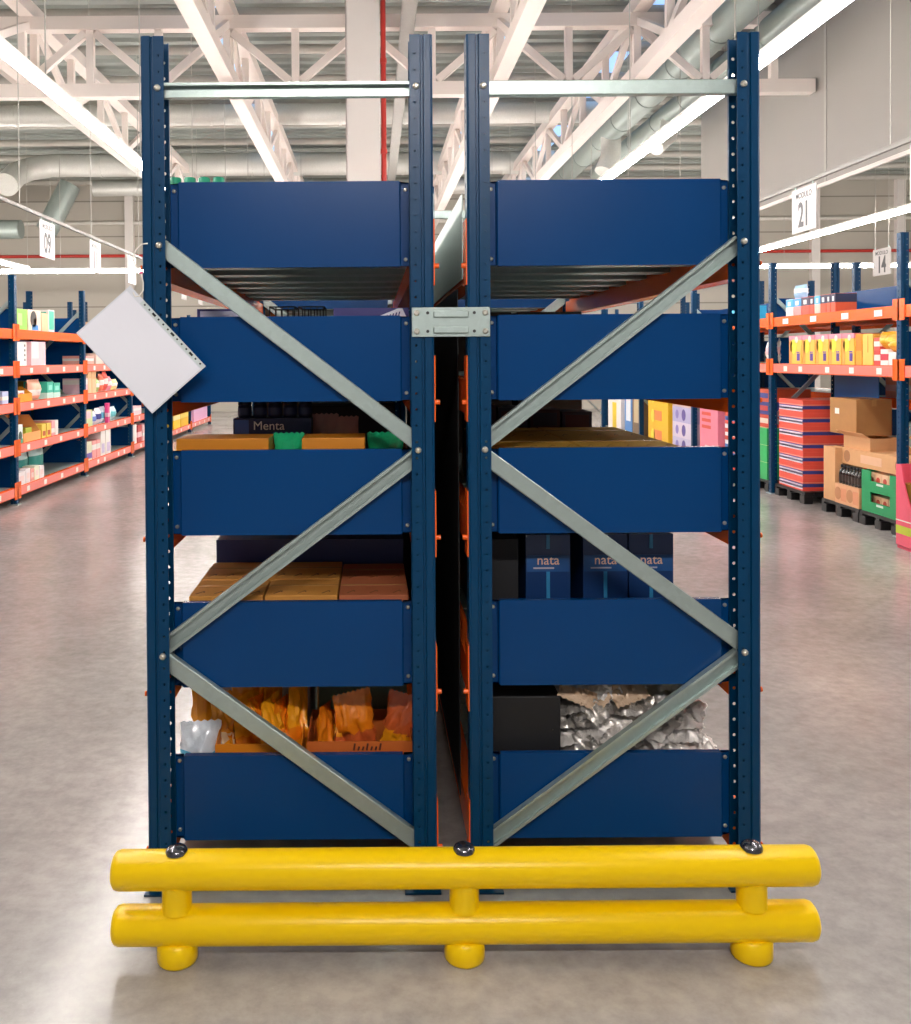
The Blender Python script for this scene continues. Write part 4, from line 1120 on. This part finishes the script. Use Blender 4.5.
MB().box(-w/2, w/2, -d/2 - .0135, -d/2 - .012, .24, .25, LABEL).build('white_line', r)
tag(r, 'pink display bin with arched front at the right edge of the aisle', 'display bin')
# beyond the upright on the right side
for k in range(3):
    o = pack(.62, .6, .21, col('25b463'), [('front', .3, .6, .3, .75, col('bfead0')), ('top', col('e8d9a2'))]); Rc(o, 4.86, 8.86, .135 + k * .211, 'bright green box beyond the farther right upright, %s of the stack' % ('lowest', 'middle', 'topmost')[k], 'box', 'green boxes beyond the upright')
for k in range(3):
    o = pack(.55, .5, .155, col(('c8452f', '2d3a86', 'd0552f')[k]), [('front', .1, .9, .3, .7, col(('e8d8c8', 'c23a3a', '2d3a86')[k]))]); Rc(o, 4.86, 8.86, .769 + k * .156, '%s box on the bright green boxes' % ('red', 'dark blue', 'orange red')[k], 'box', 'boxes on the green stack')
for k in range(6):
    c, c2 = (('d9412f', 'e9e6ee'), ('3d6fc0', 'e05540'), ('e9e6ee', 'd9412f'))[k % 3]
    o = pack(.6, .6, .16, col(c), [('band', .35, .7, col(c2))]); Rc(o, 4.86, 9.62, .135 + k * .161, 'red blue and white box in the far right stack, %s from the bottom' % place[k], 'box', 'red blue and white boxes')
o = pack(.72, .6, 1.05, col('f08aa0'), [('front', .12, .62, q, q + .045, col('e0503c')) for q in (.45, .54, .63, .72, .81, .90)] + [('front', .3, .5, .1, .22, W_)]); Rc(o, 4.86, 10.55, .135, 'tall pink carton glimpsed through the third gap of the right rack', 'carton')
for k in range(4):
    o = pack(.9, .6, .24, col(('c9c2dc', 'ded2e2', 'b9b2d6', 'd8b8ac')[k]), [('disc', .6, .5, .1, col('5c4a9a')), ('disc', .25, .5, .08, col('8a7cc0'))]); Rc(o, 4.86, 11.72, .135 + k * .2405, 'lilac pack in the far right stack, %s' % ('lowest', 'second', 'third', 'topmost')[k], 'pack', 'lilac packs')
for k in range(3):
    o = pack(1.1, .6, .33, col('f0bf22'), [('front', .3, .7, .3, .8, col('ef8a4a')), ('disc', .25, .5, .1, col('f7dc4a'))]); Rc(o, 4.86, 12.95, .135 + k * .331, 'yellow pack beyond the lilac packs, %s' % ('lowest', 'middle', 'topmost')[k], 'pack', 'far yellow packs')
for i in range(2):
    o = pack(.5, .6, 1.0, col(('7a6248', '4a86c8')[i]), [('front', .2, .8, .3, .8, col(('c8b48c', 'e8eef4')[i]))]); Rc(o, 4.86, 14.25 + i * .53, .135, '%s tall carton far along the right aisle' % ('brown', 'blue')[i], 'carton')
o = pack(1.0, .6, 1.0, W_, [('front', .35, .65, .1, .6, col('f0d020')), ('disc', .5, .75, .1, col('2a93c4'))]); Rc(o, 4.86, 15.8, .135, 'white carton with a yellow figure far along the right aisle', 'carton')
o = pack(.5, .3, .2, col('38b4e6'), []); Rc(o, 4.72, 9.55, TOPZ, 'cyan box on the top right shelf beyond the upright', 'box')
# shelves of the rack behind, glimpsed between the goods
for i, (y, lv, c) in enumerate(((6.2, 1, 'f0d04a'), (6.9, 1, 'e86a5a'), (7.6, 2, 'f2c9a8'), (6.4, 2, '6cc24a'), (7.2, 3, 'f0e2d4'), (8.9, 3, 'e8b04a'))):
    o = pack(.4, .3, .24, col(c), [('band', .3, .6, W_)]); Rc(o, 5.75, y, [.202, .69, 1.173, 1.56][lv], '%s box on the shelving behind the right aisle rack, %s shelf' % (('yellow', 'coral', 'tan', 'green', 'cream', 'amber')[i], ('lowest', 'second', 'third', 'fourth')[lv]), 'box')

# ------------------------------------------------------------------ hanging aisle signs and their rails
SIGN = mat('sign_board', 'b0acaa', .4, 0, .02, 2); GREYI = mat('sign_ink', '2c2c30', .5)
RAILM = mat('rail_grey', '6f6c68', .5)
def sign(x, y, z, face, num, label, w=.56, h=.47, caption=True):
    # face -1: seen from the aisle at smaller x ; +1 the other way
    r = empty('hanging_sign', (x, y, z), R(-90) if face < 0 else R(90))
    MB().box(-w/2, w/2, -.006, .006, -h/2, h/2, SIGN).build('board', r, bevel=.002)
    for sx_ in (-.2, .2): MB().bar((sx_, 0, h/2), (sx_, 0, h/2 + .03), .012, .012, GALV).build('hook', r)
    for sx_ in ((-.2, .2) if x > 5 else ()): MB().tube([(sx_, 0, h/2 + .03), (sx_, 0, ZC - z)], .004, CABLE, 6).build('suspension_cable', r)
    if caption: lettering('caption', 'MODULO', .085, GREYI, r, (0, -.0065, h * .33), bold=.015)
    if num: lettering('number', num, .36, GREYI, r, (0, -.0065, -h * .13), sxy=(.72, 1), bold=.03)
    tag(r, label, 'sign', 'hanging module signs')
ZS = 3.21
for i, (x, face) in enumerate(((4.36, -1), (-4.44, 1))):
    r = empty('sign_rail', (x, 2.2, 3.475))
    MB().box(-.014, .014, 0, 18, 0, .04, RAILM).build('rail_bar', r)
    for k in range(7): MB().tube([(0, .4 + k * 2.85, .05), (0, .4 + k * 2.85, ZC - 3.475)], .006, CABLE, 6).build('suspension_cable', r)
    tag(r, 'white rail carrying module signs over the %s shelving' % ('right', 'left')[i], 'rail', 'sign rails')
sign(4.36, 7.12, ZS, -1, '21', 'white hanging sign reading MODULO 21')
sign(4.36, 4.86, ZS, -1, None, 'white hanging sign cut off by the right picture edge', caption=False)
sign(-4.44, 9.24, ZS, 1, '09', 'white hanging sign reading MODULO 09')
sign(-4.44, 11.34, ZS, 1, '11', 'white hanging sign reading MODULO 11')
sign(-4.44, 13.5, ZS, 1, None, 'blank looking white hanging sign above the corner of the hanging paper', caption=False)
for i, y in enumerate((18.0, 20.0)): sign(-4.44, y, ZS, 1, None, 'tiny white hanging sign seen through the second gap of the left rack, %s' % ('nearer', 'farther')[i], caption=False)
sign(7.82, 11.98, 3.12, -1, '14', 'white hanging sign reading MODULO 14', w=.52, h=.42)
# ------------------------------------------------------------------ world and view
wd = bpy.data.worlds.new('world'); scn.world = wd; wd.use_nodes = True
wn = wd.node_tree.nodes; bg = wn['Background']
bg.inputs[0].default_value = (1.0, .97, .94, 1); bg.inputs[1].default_value = .2
vs_ = scn.view_settings
vs_.view_transform = 'Standard'; vs_.look = 'None'; vs_.gamma = 1; vs_.exposure = 0.12; vs_.use_curve_mapping = False
scn.cycles.max_bounces = 8; scn.cycles.diffuse_bounces = 4; scn.cycles.glossy_bounces = 4
scn.cycles.sample_clamp_indirect = 8
